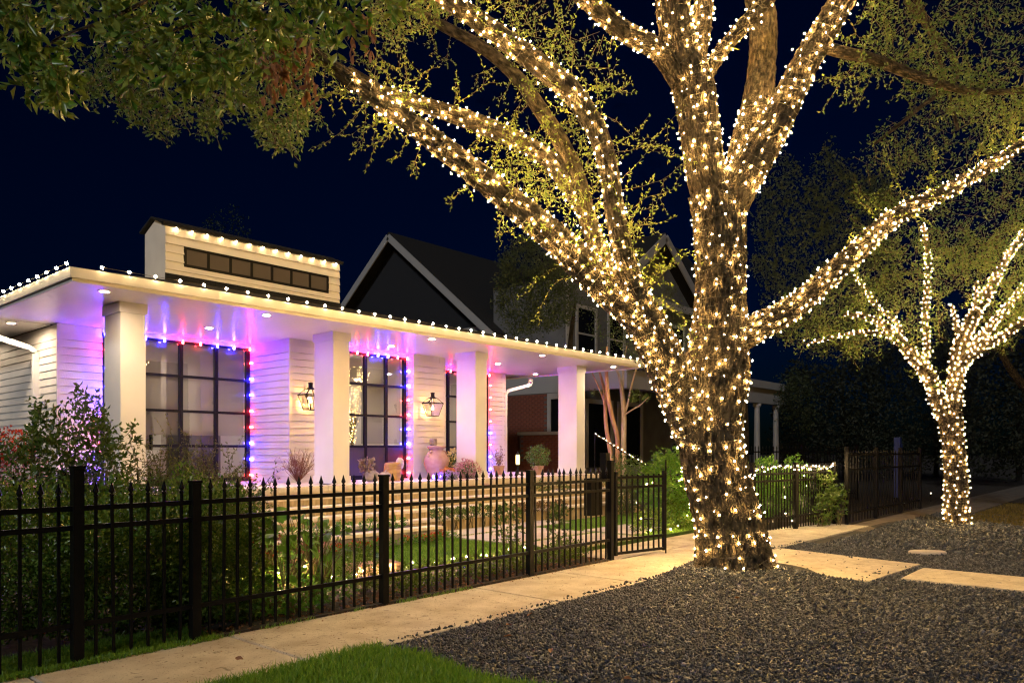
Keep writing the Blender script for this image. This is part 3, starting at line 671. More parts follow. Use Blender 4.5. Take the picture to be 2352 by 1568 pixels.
# furniture seen through the panes
t = thing("lit_twig_tree", "twig tree covered in tiny warm lights just inside the entry door", "indoor tree", (11.25, 15.0, ZD))
MB().lathe((11.25, 15.0, ZD), [(.16, 0), (.2, .3), (.18, .32), (0, .3)], 12).build("pot", M["greystone"], t)
tw = Twigs(); tp = []
for k in range(34):
    a0 = RG.uniform(0, 6.28); sp_ = RG.uniform(.1, .55); hh = RG.uniform(1.5, 2.35)
    pts = resample(np.array([(11.25, 15.0, ZD+.3), (11.25+.06*math.cos(a0), 15+.06*math.sin(a0), ZD+1.1), (11.25+sp_*.5*math.cos(a0), 15+sp_*.5*math.sin(a0), ZD+hh*.8), (11.25+sp_*math.cos(a0), 15+sp_*math.sin(a0), ZD+hh)]), .1)
    tw.add(pts, .012, .003)
    for q in pts[2:]:
        if RG.random() < .42: tp.append(q+RG.normal(size=3)*.025)
tw.build("twigs", M["twig"], t)
tb = bulb_mesh("bulb", .006, emit("fairy_light", WARM, 16), 1.1, 4); tp = np.array(tp); print("indoor bulbs", len(tp))
for q in tp[:300]: put("bulb", tb, t, q)
t = thing("tall_cabinet", "low dark cabinet standing behind the near window", "cabinet", (8.0, 16.0, ZD))
MB().box((7.2, 15.4, ZD+.05), (8.1, 15.9, ZD+1.02)).build("body", M["door"], t)
for x in (7.22, 7.67): MB().box((x, 15.38, ZD+.09), (x+.41, 15.399, ZD+.98)).build("door", M["door"], t)
t = thing("arched_mirror", "arched ornate dark frame standing inside the near window", "mirror", (6.8, 16.6, ZD))
a = np.linspace(0, math.pi, 13); pth = [(6.55, 16.6, ZD), (6.55, 16.6, ZD+1.0)] + [(6.85-.3*math.cos(x), 16.6, ZD+1.2+.38*math.sin(x)) for x in a] + [(7.15, 16.6, ZD+1.0), (7.15, 16.6, ZD)]
MB().tube(resample(pth, .1), 0.035, 6).build("frame", M["frame"], t)
MB().box((6.58, 16.61, ZD+.05), (7.12, 16.63, ZD+1.45)).build("panel", M["greystone"], t)
t = thing("sofa", "pale sofa facing the near window", "sofa", (5.9, 16.0, ZD))
MB().box((5.5, 15.6, ZD+.12), (6.9, 16.3, ZD+.42)).build("seat", M["siding"], t); MB().box((5.5, 16.301, ZD+.12), (6.9, 16.5, ZD+.85)).build("backrest", M["siding"], t)
for x in (5.36, 6.901): MB().box((x, 15.62, ZD+.12), (x+.139, 16.48, ZD+.62)).build("armrest", M["siding"], t)
for x in (5.45, 6.9):
    for y in (15.68, 16.40): MB().box((x, y, ZD), (x+.05, y+.05, ZD+.119)).build("leg", M["door"], t)

# ================================================================== STEPS, PLANTER
steps = thing("stone_steps", "wide limestone steps with rough-cut risers below the porch", "steps", (10.1, 10.3, 0))
NR = 4; RH = (ZD-0.30)/NR
for i in range(NR):
    zt = ZD - (i+1)*RH + 0.0 if i < NR else 0
    v1 = 10.93 - 0.30*i; v0 = v1 - 0.30
    u0, u1 = 4.2, 15.9
    s = MB().box((u0, v0+0.06, 0.0), (u1, v1-0.001, zt-0.05)).build("step", M["rough_stone"], steps)
    nb = 10; L = (u1-u0)/nb
    me = MB().box((-L/2+.003, -0.0, -0.05), (L/2-.003, 0.30, 0.0)).mesh("tread_stone", M["limestone"])
    mr = MB().box((-L/2+.004, 0.0, 0.0), (L/2-.004, 0.03, RH-.055)).mesh("riser_stone", M["rough_stone"])
    for k in range(nb):
        off = (i % 2)*0.0
        put("tread_stone", me, s, (u0+(k+.5)*L+off, v0, zt))
        put("riser_stone", mr, s, (u0+(k+.5)*L+off, v1+0.028+RG.uniform(-.004, .004), zt+.002))
        # the riser of the lowest step
for k in range(10):
    L = 1.17; MB().box((4.2+k*L+.004, 9.77+RG.uniform(-.004, .004), 0.0), (4.2+(k+1)*L-.004, 9.789, 0.30-.056)).build("riser_stone", M["rough_stone"], s)
planter = thing("planter_wall", "low pale stone planter wall along the back of the lawn", "wall", (6.3, 8.9, 0))
for k in range(7):
    x = 4.5 + k*0.56
    MB().box((x+.004, 8.86+RG.uniform(-.004, .004), 0.0), (x+.556, 9.06, 0.24)).build("stone", M["greystone"], planter)
    MB().box((x+.003, 8.84, 0.241), (x+.557, 9.08, 0.285)).build("cap_stone", M["limestone"], planter)
sheet("planter_soil", rect(4.5, 9.081, 8.42, 9.72), 0.24, M["soil"], 0.2)
# a carved stone block lying in the bed by the hedge
o = MB().prism([(5.30, 6.95), (5.86, 6.85), (5.92, 7.18), (5.36, 7.28)], 0.05, 0.18).build("stone_block", M["paver"])
o.data.materials[0] = M["terracotta"]; tag(o, "flat pinkish stone block at the lawn edge behind the fence", "block")

# ================================================================== FENCES
VF = 5.80
def picket_mesh(h, w=0.019, spear=True):
    m = MB(); a = w/2
    if spear:
        m.box((-a, -a, 0), (a, a, h-.105))
        m.lathe((0, 0, h-.105), [(.012, 0), (.019, .012), (.012, .020), (.009, .024), (.023, .042), (.020, .048), (.010, .078), (.0025, .105)], 6)
    else: m.box((-a, -a, 0), (a, a, h))
    return m.mesh("picket", M["black"])
def fence(root, p, q, posts, h, rails, sp, post_h, post_w=0.07, z0=0.0, spear=True, pz=0.03, postheights=None):
    p = np.array(p, float); q = np.array(q, float); t = (q-p)/np.linalg.norm(q-p); L = np.linalg.norm(q-p); yaw = math.atan2(t[1], t[0])
    for i, s in enumerate(posts):
        c = p+t*s; ph = postheights[i] if postheights else post_h; w = post_w/2
        m = MB(); m.box((-w, -w, 0), (w, w, ph-.02)); m.box((-w-.006, -w-.006, ph-.0195), (w+.006, w+.006, ph))
        put("post", m.mesh("post", M["black"]), root, (c[0], c[1], z0), (0, 0, yaw))
    cuts = sorted(posts)
    for a, b_ in zip(cuts[:-1], cuts[1:]):
        for z in rails:
            MB().bar((*(p+t*(a+post_w/2)), z0+z), (*(p+t*(b_-post_w/2)), z0+z), 0.030, 0.036).build("rail", M["black"], root)
    me = picket_mesh(h-pz, spear=spear)
    for a, b_ in zip(cuts[:-1], cuts[1:]):
        n = max(1, int(round((b_-a)/sp))-1); gap = (b_-a)/(n+1)
        for k in range(1, n+1):
            c = p+t*(a+gap*k); put("picket", me, root, (c[0], c[1], z0+pz), (RG.normal(0, .006), RG.normal(0, .006), yaw))
f1 = thing("iron_fence", "black spear-topped iron fence along the sidewalk in front of the lawn", "fence", (4.7, VF, 0))
fence(f1, (0.0, VF), (8.67, VF), [0.0, 1.99, 2.84, 4.73, 6.95, 8.67], 1.27, (0.275, 0.955, 1.09), 0.116, 1.26, postheights=[1.3, 1.39, 1.26, 1.26, 1.26, 1.36])
f1["label"] = "black spear-topped iron fence along the sidewalk in front of the hedge and lawn"
# control box on the gate post
MB().box((8.30, VF+0.06, 0.62), (8.56, VF+0.18, 1.12)).box((8.60, VF+0.03, 1.10), (8.70, VF+0.13, 1.46)).build("control_box", M["black"], f1)
# the gate leaf, ajar
gate = thing("iron_gate", "narrow black iron gate leaf hanging from the thick gate post", "gate", (8.72, VF-.02, 0))
gp, gq = np.array([8.75, VF-.03]), np.array([9.72, VF-.22]); gt = (gq-gp)/np.linalg.norm(gq-gp); gl = np.linalg.norm(gq-gp); gy = math.atan2(gt[1], gt[0])
for z in (0.08, 0.27, 0.985, 1.12): MB().bar((*gp, z), (*gq, z), 0.03, 0.036).build("rail", M["black"], gate)
for s in (0.0, gl):
    m = MB().box((-.02, -.02, 0.05), (.02, .02, 1.20)); put("stile", m.mesh("stile", M["black"]), gate, (*(gp+gt*s), 0), (0, 0, gy))
me = picket_mesh(1.10, spear=False)
for k in range(1, 9): put("picket", me, gate, (*(gp+gt*gl*k/9), 0.06), (0, 0, gy))
MB().bar((*(gp+gt*gl*.45), 0.52), (*(gp+gt*gl*.78), 0.52), .02).build("latch_bar", M["black"], gate)
MB().bar((*(gp+gt*(gl+.02)+np.array([0.03, 0])), 0.0), (*(gp+gt*(gl+.02)+np.array([0.03, 0])), 1.36), .016).build("drop_rod", M["black"], gate)
# inner fence behind the hedge
f2 = thing("iron_fence", "short run of black iron pickets behind the hedge by the house corner", "fence", (3, 9.2, 0))
fence(f2, (1.6, 9.2), (4.4, 9.2), [0, 1.4, 2.8], 1.28, (0.25, 0.95, 1.08), 0.115, 1.28)
# fence right of the trunk, wound with lights
f3 = thing("iron_fence", "black iron fence with a warm light string along its top, right of the lit trunk", "fence", (14.6, 5.5, 0))
fence(f3, (13.0, 5.68), (15.9, 5.20), [0, 1.45, 2.94], 1.25, (0.25, 0.93, 1.06), 0.095, 1.27)
# taller dark fences of the neighbour
f4 = thing("iron_fence", "tall dark iron fence running away behind the lit fence towards the second tree", "fence", (16, 5, 0))
fence(f4, (15.95, 4.98), (21.5, 4.92), [0, 1.9, 3.8, 5.55], 1.50, (0.22, 1.10, 1.40), 0.19, 1.56)
f5 = thing("iron_fence", "tall dark iron fence at the back, behind the plants right of the trunk", "fence", (15, 9.5, 0))
fence(f5, (17.2, 9.6), (24.0, 7.2), [0, 2.4, 4.8, 7.2], 1.62, (0.22, 1.15, 1.45), 0.13, 1.66)
# handrail beside the steps
hr = thing("stair_handrail", "slim black handrail with warm lights sloping down beside the last column", "handrail", (15.8, 10.2, 0))
HA, HB = np.array([15.62, 10.95, 1.90]), np.array([15.95, 9.55, 1.06])
MB().bar(HA, HB, 0.022).build("rail", M["black"], hr)
for s in (0.02, 0.5, 0.98):
    q = HA+(HB-HA)*s; MB().bar((q[0], q[1], max(0.1, q[2]-1.0)), (q[0], q[1], q[2]-.017), 0.025).build("post", M["black"], hr)

# ================================================================== LIGHT STRINGS
def cone_bulb(name, r, L, m):
    """C9 shaped bulb along +Z on a dark socket"""
    mb = MB(); mb.lathe((0, 0, 0), [(r*.75, 0), (r, L*.28), (r*.85, L*.55), (r*.45, L*.85), (r*.1, L)], 8)
    me = mb.mesh(name, m); return me
EB = bulb_mesh("bulb", 0.022, M["eave"], 1.1, 6)
EC = bulb_mesh("bulb", 0.021, M["clerebulb"], 1.1, 6)
def string(name, label, pts, me, group=None, wire_r=0.004, rots=None, cat="string lights", sag=0.0):
    t = thing(name, label, cat, pts[0], group)
    w = []
    for i, q in enumerate(pts):
        w.append(np.array(q))
        if sag and i+1 < len(pts): w.append((np.array(q)+np.array(pts[i+1]))/2-np.array([0, 0, sag]))
    if len(w) > 1: MB().tube(np.array(w), wire_r, 4).build("wire", M["wire"], t)
    for i, q in enumerate(pts):
        put("bulb", me[i % len(me)] if isinstance(me, list) else me, t, q, rots[i] if rots else (RG.uniform(-.4, .4), RG.uniform(-.4, .4), RG.uniform(0, 6)))
    return t
zE = fz1+0.055
pts = [(x, VE-.040, zE+.006) for x in np.arange(3.80, UE1, 0.335)]
string("eave_lights", "row of warm bulbs along the long front eave of the porch roof", pts, EB, "roof edge lights")
pts = [(UE0-.044, y, zE+.006) for y in np.arange(VE+.06, 20, 0.36)]
string("eave_lights", "row of warm bulbs running up the short side eave, at the picture's far left", pts, EB, "roof edge lights")
pts = [(x, CV0-.045, cz1-.025) for x in np.linspace(CU0+.18, CU1-.12, 13)]
string("clerestory_lights", "row of warm bulbs under the small raised roof box's edge", pts, EC, "roof edge lights")
# red and blue bulbs round the windows
CR = cone_bulb("bulb", 0.021, 0.075, M["redbulb"]); CB = cone_bulb("bulb", 0.021, 0.075, M["bluebulb"])
def window_string(label, u0, u1, v, top, right, left, zt, right_out=0.0):
    pts, me, rot = [], [], []
    zz = [zt-.30-.32*i for i in range(8)]
    for i, ch in enumerate(left): pts.append((u0+.02, v-.085, zz[len(left)-1-i])); me.append(CR if ch == 'R' else CB); rot.append((math.pi/2, 0, 0))
    n = len(top); st = (u1-u0-.04)/(n-1)
    for i, ch in enumerate(top): pts.append((u0+.02+st*i, v-.085, zt-.055)); me.append(CR if ch == 'R' else CB); rot.append((0.25, 0, 0))
    for i, ch in enumerate(right): pts.append((u1-.02, v-.085, zz[i])); me.append(CR if ch == 'R' else CB); rot.append((math.pi/2, 0, 0.5))
    return string("window_lights", label, pts, me, "red and blue window lights", 0.005, rot)
window_string("red and blue bulb string around the window between the two leftmost columns", 5.22, 7.99, VW+.01, "RBBRRBBR"[1:3]+"BBRRBBR", "RBBRRBBR", "BBRRBBBR", ZW)
window_string("red and blue bulb string around the entry door between the two lanterns", 8.88, 11.10, VP+.25, "RBBRRBBRR", "BBRRBBRR", "RRBBRRBB", ZW)
window_string("red and blue bulb string around the window behind the third column", 12.09, 15.05, VW+.01, "BRBBRRBBR", "RRRRBRBB", "BBRRBBRR", ZW)
string("window_lights", "two blue bulbs lying on the deck in front of the door", [(10.55, 11.35, ZD+.045), (10.72, 11.33, ZD+.045)], CB, None, 0.004)

# small warm garden strings
GB = bulb_mesh("bulb", 0.0095, M["garden"], 1.1, 4)
def ground_pts(a, b_, n, z, j=0.05):
    a = np.array(a, float); b_ = np.array(b_, float)
    return [tuple(np.append(a+(b_-a)*s+RG.normal(size=2)*j, z+abs(RG.normal())*.03)) for s in np.linspace(0, 1, n)]
string("garden_lights", "warm light string on the ground along the near edge of the lawn", ground_pts((4.6, 6.85), (8.4, 6.80), 22, 0.10), GB, "garden light strings")
string("garden_lights", "warm light string tucked into the broad-leaved plants behind the fence", [tuple(PW(x, y, d)) for x, y, d in ((552, 1325, 6.9), (560, 1345, 6.8), (575, 1338, 6.9), (640, 1315, 7.0), (700, 1300, 7.1), (662, 1345, 6.9), (610, 1310, 6.9), (590, 1290, 7.0))], GB, "garden light strings")
string("garden_lights", "warm light string low in the bright green bush by the gate", [(11.0, 6.75, .35), (11.4, 6.8, .12), (11.9, 6.7, .1), (11.2, 6.95, .6), (12.2, 6.72, .14), (11.6, 7.0, .9), (12.6, 6.75, .3), (12.9, 6.8, .6), (11.3, 6.7, .95), (12.3, 6.75, .95)], GB, "garden light strings")
q = [tuple(HA+(HB-HA)*s+np.array([0, 0, .03])+RG.normal(size=3)*.008) for s in np.linspace(0.03, 0.99, 15)]
string("handrail_lights", "warm light string wound along the sloping stair handrail", q, bulb_mesh("bulb", 0.0075, M["eave"], 1.1, 4), "garden light strings")
q = [tuple(np.array([13.0, 5.65, 1.17])*(1-s)+np.array([15.9, 5.17, 1.17])*s+RG.normal(size=3)*np.array([.01, .015, .03])) for s in np.linspace(0, 1, 34)]
string("fence_lights", "dense warm light string threaded along the picket tops, right of the trunk", q, GB, "garden light strings")
q = [(14.0, 5.55, .8), (14.05, 5.5, .62), (14.5, 5.5, .55), (14.6, 5.48, .45), (13.4, 5.7, .5), (13.6, 5.6, .18), (14.4, 5.5, .15), (14.9, 5.45, 1.0), (14.92, 5.42, .8), (15.1, 5.4, .3), (14.2, 5.55, .3)]
string("fence_lights", "loose warm light string hanging inside the plants behind the lit fence", q, GB, "garden light strings")
PB = bulb_mesh("bulb", 0.011, M["pathlamp"], 1.6, 5)
for x, y, d, w_ in ((2000, 1138, 19, "smallest"), (2098, 1150, 20, "tallest"), (2116, 1148, 20.5, "middle"), (2077, 1155, 20, "lowest"), (2138, 1132, 22, "farthest")):
    c = PW(x, y, d); t = thing("path_light", w_+" of the tiny white path lights behind the dark fence", "light", (c[0], c[1], 0), "tiny path lights in the dark yard")
    put("lamp", PB, t, c, None, 1.0); MB().tube([(c[0], c[1], 0), (c[0], c[1], c[2]-.03)], .012, 6).build("stake", M["black"], t)

# ================================================================== WALL LANTERNS
def lantern(u, v, z, label):
    t = thing("wall_lantern", label, "lantern", (u, v, z), "gas lanterns on the porch wall")
    f = MB(); zt, zm, zb = z+.16, z+.045, z-.235; wt, wm, wb = .075, .185, .105; w = .011
    def ring(r, zz): 
        c = [(u-r, v-r*.8, zz), (u+r, v-r*.8, zz), (u+r, v+r*.8, zz), (u-r, v+r*.8, zz)]; return [np.array(x) for x in c]
    A, B, C = ring(wt, zt), ring(wm, zm), ring(wb, zb)
    for R_ in (A, B, C):
        for i in range(4): f.bar(R_[i], R_[(i+1) % 4], w if R_ is not B else .02)
    for i in range(4): f.bar(A[i], B[i], w); f.bar(B[i], C[i], w)
    f.build("frame", M["frame"], t)
    MB().lathe((u, v, zt), [(.085, 0), (.05, .03), (.042, .035), (.042, .10), (.052, .105), (.052, .118), (.02, .13)], 10).build("chimney", M["frame"], t)
    for i in range(4):
        MB().add([B[i], B[(i+1) % 4], C[(i+1) % 4], C[i]], [(0, 1, 2, 3)]).build("pane", M["lampglass"], t)
    MB().bar((u, v, zb), (u, v, zb+.13), .02).build("burner", M["frame"], t)
    MB().lathe((u, v, zb+.135), [(.006, 0), (.017, .02), (.019, .035), (.010, .065), (.002, .09)], 8).build("flame", M["flame"], t)
    MB().bar((u, v+.14, z-.02), (u, v+.205, z-.02), .09, .16).build("wall_plate", M["frame"], t)
    MB().bar((u, v+.02, zt+.02), (u, v+.18, z+.03), .018).build("bracket", M["frame"], t)
lantern(8.34, VP-.21, 2.50, "black gas lantern partly hidden behind the second column, left of the door")
lantern(11.50, VP-.21, 2.49, "black gas lantern on the white pier right of the door, above the urn")

# ================================================================== PORCH POTS, FLOWERS
def flower(name, label, c, rad, n, leafL, leafW, m, cat="flowers", green=True, stems=True, grp=None):
    t = thing(name, label, cat, (c[0], c[1], c[2]-rad[2]), grp)
    lv = Leaves(); blob(lv, c, rad, n, leafL, leafW, 0.75, 0.2); lv.build("blossoms", m, t)
    if green:
        lv = Leaves(); blob(lv, (c[0], c[1], c[2]-rad[2]*.25), [r*.85 for r in rad], n//2, leafL*1.3, leafW, 0.3); lv.build("foliage", M["shrub"], t)
    if stems:
        tw = Twigs()
        for k in range(8):
            e = np.array(c)+RG.normal(size=3)*np.array(rad)*.4; tw.add(np.array([(c[0], c[1], c[2]-rad[2]), (np.array([c[0], c[1], c[2]-rad[2]])+e)/2+RG.normal(size=3)*.02, e]), .006, .003)
        tw.build("stems", M["twig"], t)
    return t
urn = thing("clay_urn", "tall rounded clay urn on the porch beside the door", "urn", (11.32, 12.1, ZD))
MB().lathe((11.32, 12.1, ZD+.012), [(.13, 0), (.15, .02), (.22, .15), (.275, .32), (.26, .44), (.19, .54), (.155, .58), (.155, .63), (.20, .66), (.205, .69), (.16, .70), (.14, .60)], 24).build("body", M["terracotta"], urn, True)
for s in (-1, 1):
    MB().tube([(11.32+s*.17, 12.06, ZD+.60), (11.32+s*.25, 12.06, ZD+.58), (11.32+s*.27, 12.06, ZD+.50), (11.32+s*.23, 12.06, ZD+.44)], .018, 6).build("handle", M["terracotta"], urn)
o = MB().lathe((11.40, 12.28, ZD+.72), [(.07, 0), (.085, .02), (.085, .13), (.075, .15), (.0, .14)], 12).build("dark_jar", M["greystone"], None); tag(o, "small dark jar standing on top of the clay urn", "jar")
flower("mum", "pink and grey mum in front of the clay urn", (11.62, 11.45, ZD+.20), (.26, .24, .20), 700, .055, .03, M["pink"])
flower("mum", "cream yellow mum right of the clay urn", (11.98, 12.15, ZD+.36), (.30, .26, .26), 600, .075, .04, M["yellow"])
flower("mum", "orange mum in front of the clay urn's foot", (11.08, 11.5, ZD+.12), (.16, .15, .12), 420, .045, .03, M["orange"])
flower("mum", "low violet flowers at the porch edge by the blue bulbs", (10.86, 11.2, ZD+.085), (.30, .16, .085), 500, .04, .025, M["violet"])
# dry twig bush
t = thing("twig_bush", "bare reddish brown twig bush in front of the lantern pier", "bush", (8.10, 12.3, ZD))
tw = Twigs(); tl = Leaves()
for k in range(90):
    d = unit(np.array([RG.normal()*.42, RG.normal()*.42, 1.0])); L = RG.uniform(.35, .62); b0 = np.array([7.98, 12.28, ZD+.01])
    pts = np.array([b0, b0+d*L*.5+RG.normal(size=3)*.02, b0+d*L+RG.normal(size=3)*.05]); tw.add(pts, .005, .002)
    for _ in range(3): q = pts[1]+(pts[2]-pts[1])*RG.random(); tw.add(np.array([q, q+unit(d+RG.normal(size=3)*.6)*.10]), .003, .0015)
tw.build("twigs", mat("red_twig", (0.16, 0.05, 0.03), 0.8), t)
# wooden pig-like carved seat, stone pumpkins
t = thing("wood_stump", "carved wooden stump with a rounded ear-like top by the door", "stump", (9.72, 11.65, ZD))
MB().lathe((9.72, 11.65, ZD+.012), [(.17, 0), (.19, .05), (.18, .20), (.17, .33), (.15, .36), (.0, .37)], 14).build("trunk", M["wood"], t)
MB().lathe((9.93, 11.68, ZD+.22), [(.02, 0), (.07, .05), (.085, .12), (.075, .20), (.03, .25)], 12).build("top_knob", M["paver"], t)
for (x, y, r, lab) in ((9.15, 11.6, .17, "grey stone pumpkin nearest the second column"), (9.40, 11.5, .14, "smaller grey stone pumpkin next to the wooden stump")):
    t = thing("stone_pumpkin", lab, "pumpkin", (x, y, ZD), "stone pumpkins by the door"); v = []; n = 28; prof = [(.35, 0), (.8, .12), (1.0, .42), (.92, .75), (.5, .98), (.1, .93)]
    mb = MB(); f = []
    for i, (rr, z) in enumerate(prof):
        for k in range(n): a = 2*math.pi*k/n; q = rr*r*(1-.09*abs(math.sin(a*4))); v.append((x+q*math.cos(a), y+q*math.sin(a), ZD+.012+z*r*1.3))
    for i in range(len(prof)-1):
        for k in range(n): f.append((i*n+k, i*n+(k+1) % n, (i+1)*n+(k+1) % n, (i+1)*n+k))
    mb.add(v, f+[tuple((len(prof)-1)*n+k for k in range(n))]); mb.build("body", M["greystone"], t, True)
    MB().tube([(x, y, ZD+r*1.2), (x+.01, y, ZD+r*1.5), (x+.04, y, ZD+r*1.7)], [.025, .016, .012], 6).build("stalk", M["greystone"], t)
t = thing("fabric_bloom", "ragged grey bloom on top of the pumpkin by the second column", "ornament", (9.1, 11.62, ZD+.3))
lv = Leaves(); blob(lv, (9.08, 11.62, ZD+.32), (.13, .13, .12), 120, .10, .06, .5); lv.build("petals", leafmat("grey_petal", (.22, .16, .13), (.34, .27, .22), .8, .1, False), t)
# potted plants at the porch's far end
def potted(u, v, h, rad, n, L, Wd, m, label, pot_r=.14):
    t = thing("potted_plant", label, "potted plant", (u, v, ZD), None)
    MB().lathe((u, v, ZD+.012), [(pot_r*.7, 0), (pot_r, pot_r*1.4), (pot_r*1.1, pot_r*1.5), (pot_r*.95, pot_r*1.55), (0, pot_r*1.4)], 14).build("pot", M["terracotta"], t)
    MB().tube([(u, v, ZD+pot_r), (u+.02, v, ZD+h*.5), (u, v, ZD+h)], [.018, .014, .008], 6).build("stem", M["twig"], t)
    lv = Leaves(); blob(lv, (u, v, ZD+h), rad, n, L, Wd, .45); lv.build("foliage", m, t)
potted(14.45, 11.8, .45, (.30, .28, .26), 900, .055, .03, M["shrub"], "round leafy topiary in a clay pot left of the last column")
t = thing("potted_plant", "sparse twiggy flowering plant in front of the porch's far end", "potted plant", (13.9, 12.6, ZD))
MB().lathe((13.9, 12.6, ZD+.012), [(.10, 0), (.14, .2), (.15, .22), (0, .2)], 14).build("pot", M["terracotta"], t)
tw = Twigs(); lv = Leaves()
for k in range(16): spray(lv, tw, (13.9, 12.6, ZD+.2), (RG.normal()*.45, RG.normal()*.45, 1), RG.uniform(.3, .6), .05, .025, 2, 1, .004)
tw.build("stems", M["twig"], t); lv.build("leaves", M["dryleaf"], t)
t = thing("porch_lamp", "small pale glowing lantern on the porch between the potted plants", "lantern", (14.15, 12.2, ZD))
MB().lathe((14.15, 12.2, ZD+.012), [(.06, 0), (.065, .02), (.03, .03), (.03, .25)], 10).build("base", M["frame"], t)
MB().lathe((14.15, 12.2, ZD+.263), [(.045, 0), (.05, .05), (.05, .20), (.045, .24)], 10).build("glass", emit("candle_glow", (1, .75, .25), 1.6), t)
MB().lathe((14.15, 12.2, ZD+.504), [(.05, 0), (.05, .015), (.02, .05), (.005, .09)], 10).build("lid", M["frame"], t)

# ================================================================== THE LIT OAKS
def limb_arr(pts):
    """(px, py, depth, half-width px) -> x, y, z, r"""
    return np.array([[*PW(x, y, d), 0.93*hw*d/FPX] for x, y, d, hw in pts])
def bark_mesh(name, arr, n, step, m, amp=0.02, flare=0.0, seed=0.0):
    P = resample(arr, step); path, rad = P[:, :3], np.maximum(P[:, 3], 0.004); T, U, Wv = frames(path)
    s = np.concatenate([[0], np.cumsum(np.linalg.norm(np.diff(path, axis=0), axis=1))])
    a = np.linspace(0, 2*math.pi, n, endpoint=False); ca, sa = np.cos(a), np.sin(a); vs, at = [], []
    z0 = path[0, 2]
    for i in range(len(path)):
        R0 = rad[i]; rr = np.empty(n)
        fl = flare*math.exp(-max(0, path[i, 2]-z0)/0.22) if flare else 0
        for k in range(n):
            x, y, z = ca[k]*R0, sa[k]*R0, s[i]
            q = Vector((x*24+seed, y*24, z*5.0)); g = 1-2*abs(noise.noise(q))
            h = noise.noise(Vector((x*3+seed, y*3, z*0.9)))
            rr[k] = R0 + amp*min(1, R0/0.2)*(g*0.75 + noise.noise(q*2.3)*0.5) + R0*0.07*h + R0*fl*(1+0.55*math.cos(3*a[k]+1.0)+0.3*math.cos(5*a[k]))
        vs.append(path[i] + rr[:, None]*(ca[:, None]*U[i] + sa[:, None]*Wv[i])); at.append(np.stack([ca*R0, sa*R0, np.full(n, s[i])], 1))
    m_ = len(path); i0 = np.arange(m_-1)[:, None]*n + np.arange(n)[None]; i1 = np.arange(m_-1)[:, None]*n + (np.arange(n)[None]+1) % n
    a_, b_, c_, d_ = i0.ravel(), i1.ravel(), (i1+n).ravel(), (i0+n).ravel()
    V = np.concatenate(vs); tip = len(V); V = np.vstack([V, path[-1:]+T[-1]*rad[-1]*0.5]); A = np.vstack(at+[np.array([[0, 0, s[-1]]])])
    last = (m_-1)*n + np.arange(n); cap = np.stack([last, (m_-1)*n+(np.arange(n)+1) % n, np.full(n, tip)], 1)
    TRI = np.concatenate([np.stack([a_, b_, c_], 1), np.stack([a_, c_, d_], 1), cap]); bark_mesh.last = (V, TRI)
    me = np_mesh(name, V, TRI, m, True)
    me.attributes.new("bark", 'FLOAT_VECTOR', 'POINT').data.foreach_set("vector", A.astype(np.float32).ravel())
    return me
def wrap_bulbs(arr, others, pitch, sp, s0=0.0, s1=None, off=0.026, jit=0.3, skin=None):
    """bulbs along a helix round a limb; none inside another limb"""
    P = resample(arr, 0.05); path, rad = P[:, :3], P[:, 3]; T, U, Wv = frames(path)
    s = np.concatenate([[0], np.cumsum(np.linalg.norm(np.diff(path, axis=0), axis=1))]); s1 = s1 or s[-1]
    out, nor, wire = [], [], []; cur, ang, acc = s0, RG.uniform(0, 6), 0.0
    while cur < s1:
        i = min(int(np.searchsorted(s, cur)), len(s)-1); R0 = rad[i]+off
        da = 0.22; ang += da; cur += pitch*da/(2*math.pi); acc += R0*da
        nn = math.cos(ang)*U[i]+math.sin(ang)*Wv[i]; q = path[i]+nn*R0
        if skin is not None:
            hit = skin.ray_cast(Vector(path[i]+nn*(R0+.6)), Vector(-nn), 1.2)[0]
            if hit is not None: q = np.array(hit)+nn*0.013
        wire.append(q-nn*.004)
        if acc >= sp:
            acc = RG.uniform(-jit, jit)*sp
            out.append(q+RG.normal(size=3)*sp*0.13-nn*0.004*RG.random()); nor.append(nn)
    out, nor = np.array(out), np.array(nor); ok = np.ones(len(out), bool)
    for A in others:
        Q = resample(A, 0.08)
        dd = np.linalg.norm(out[:, None]-Q[None, :, :3], axis=2); ok &= ~(dd < Q[None, :, 3]*0.98).any(1)
    return out[ok], nor[ok], np.array(wire)
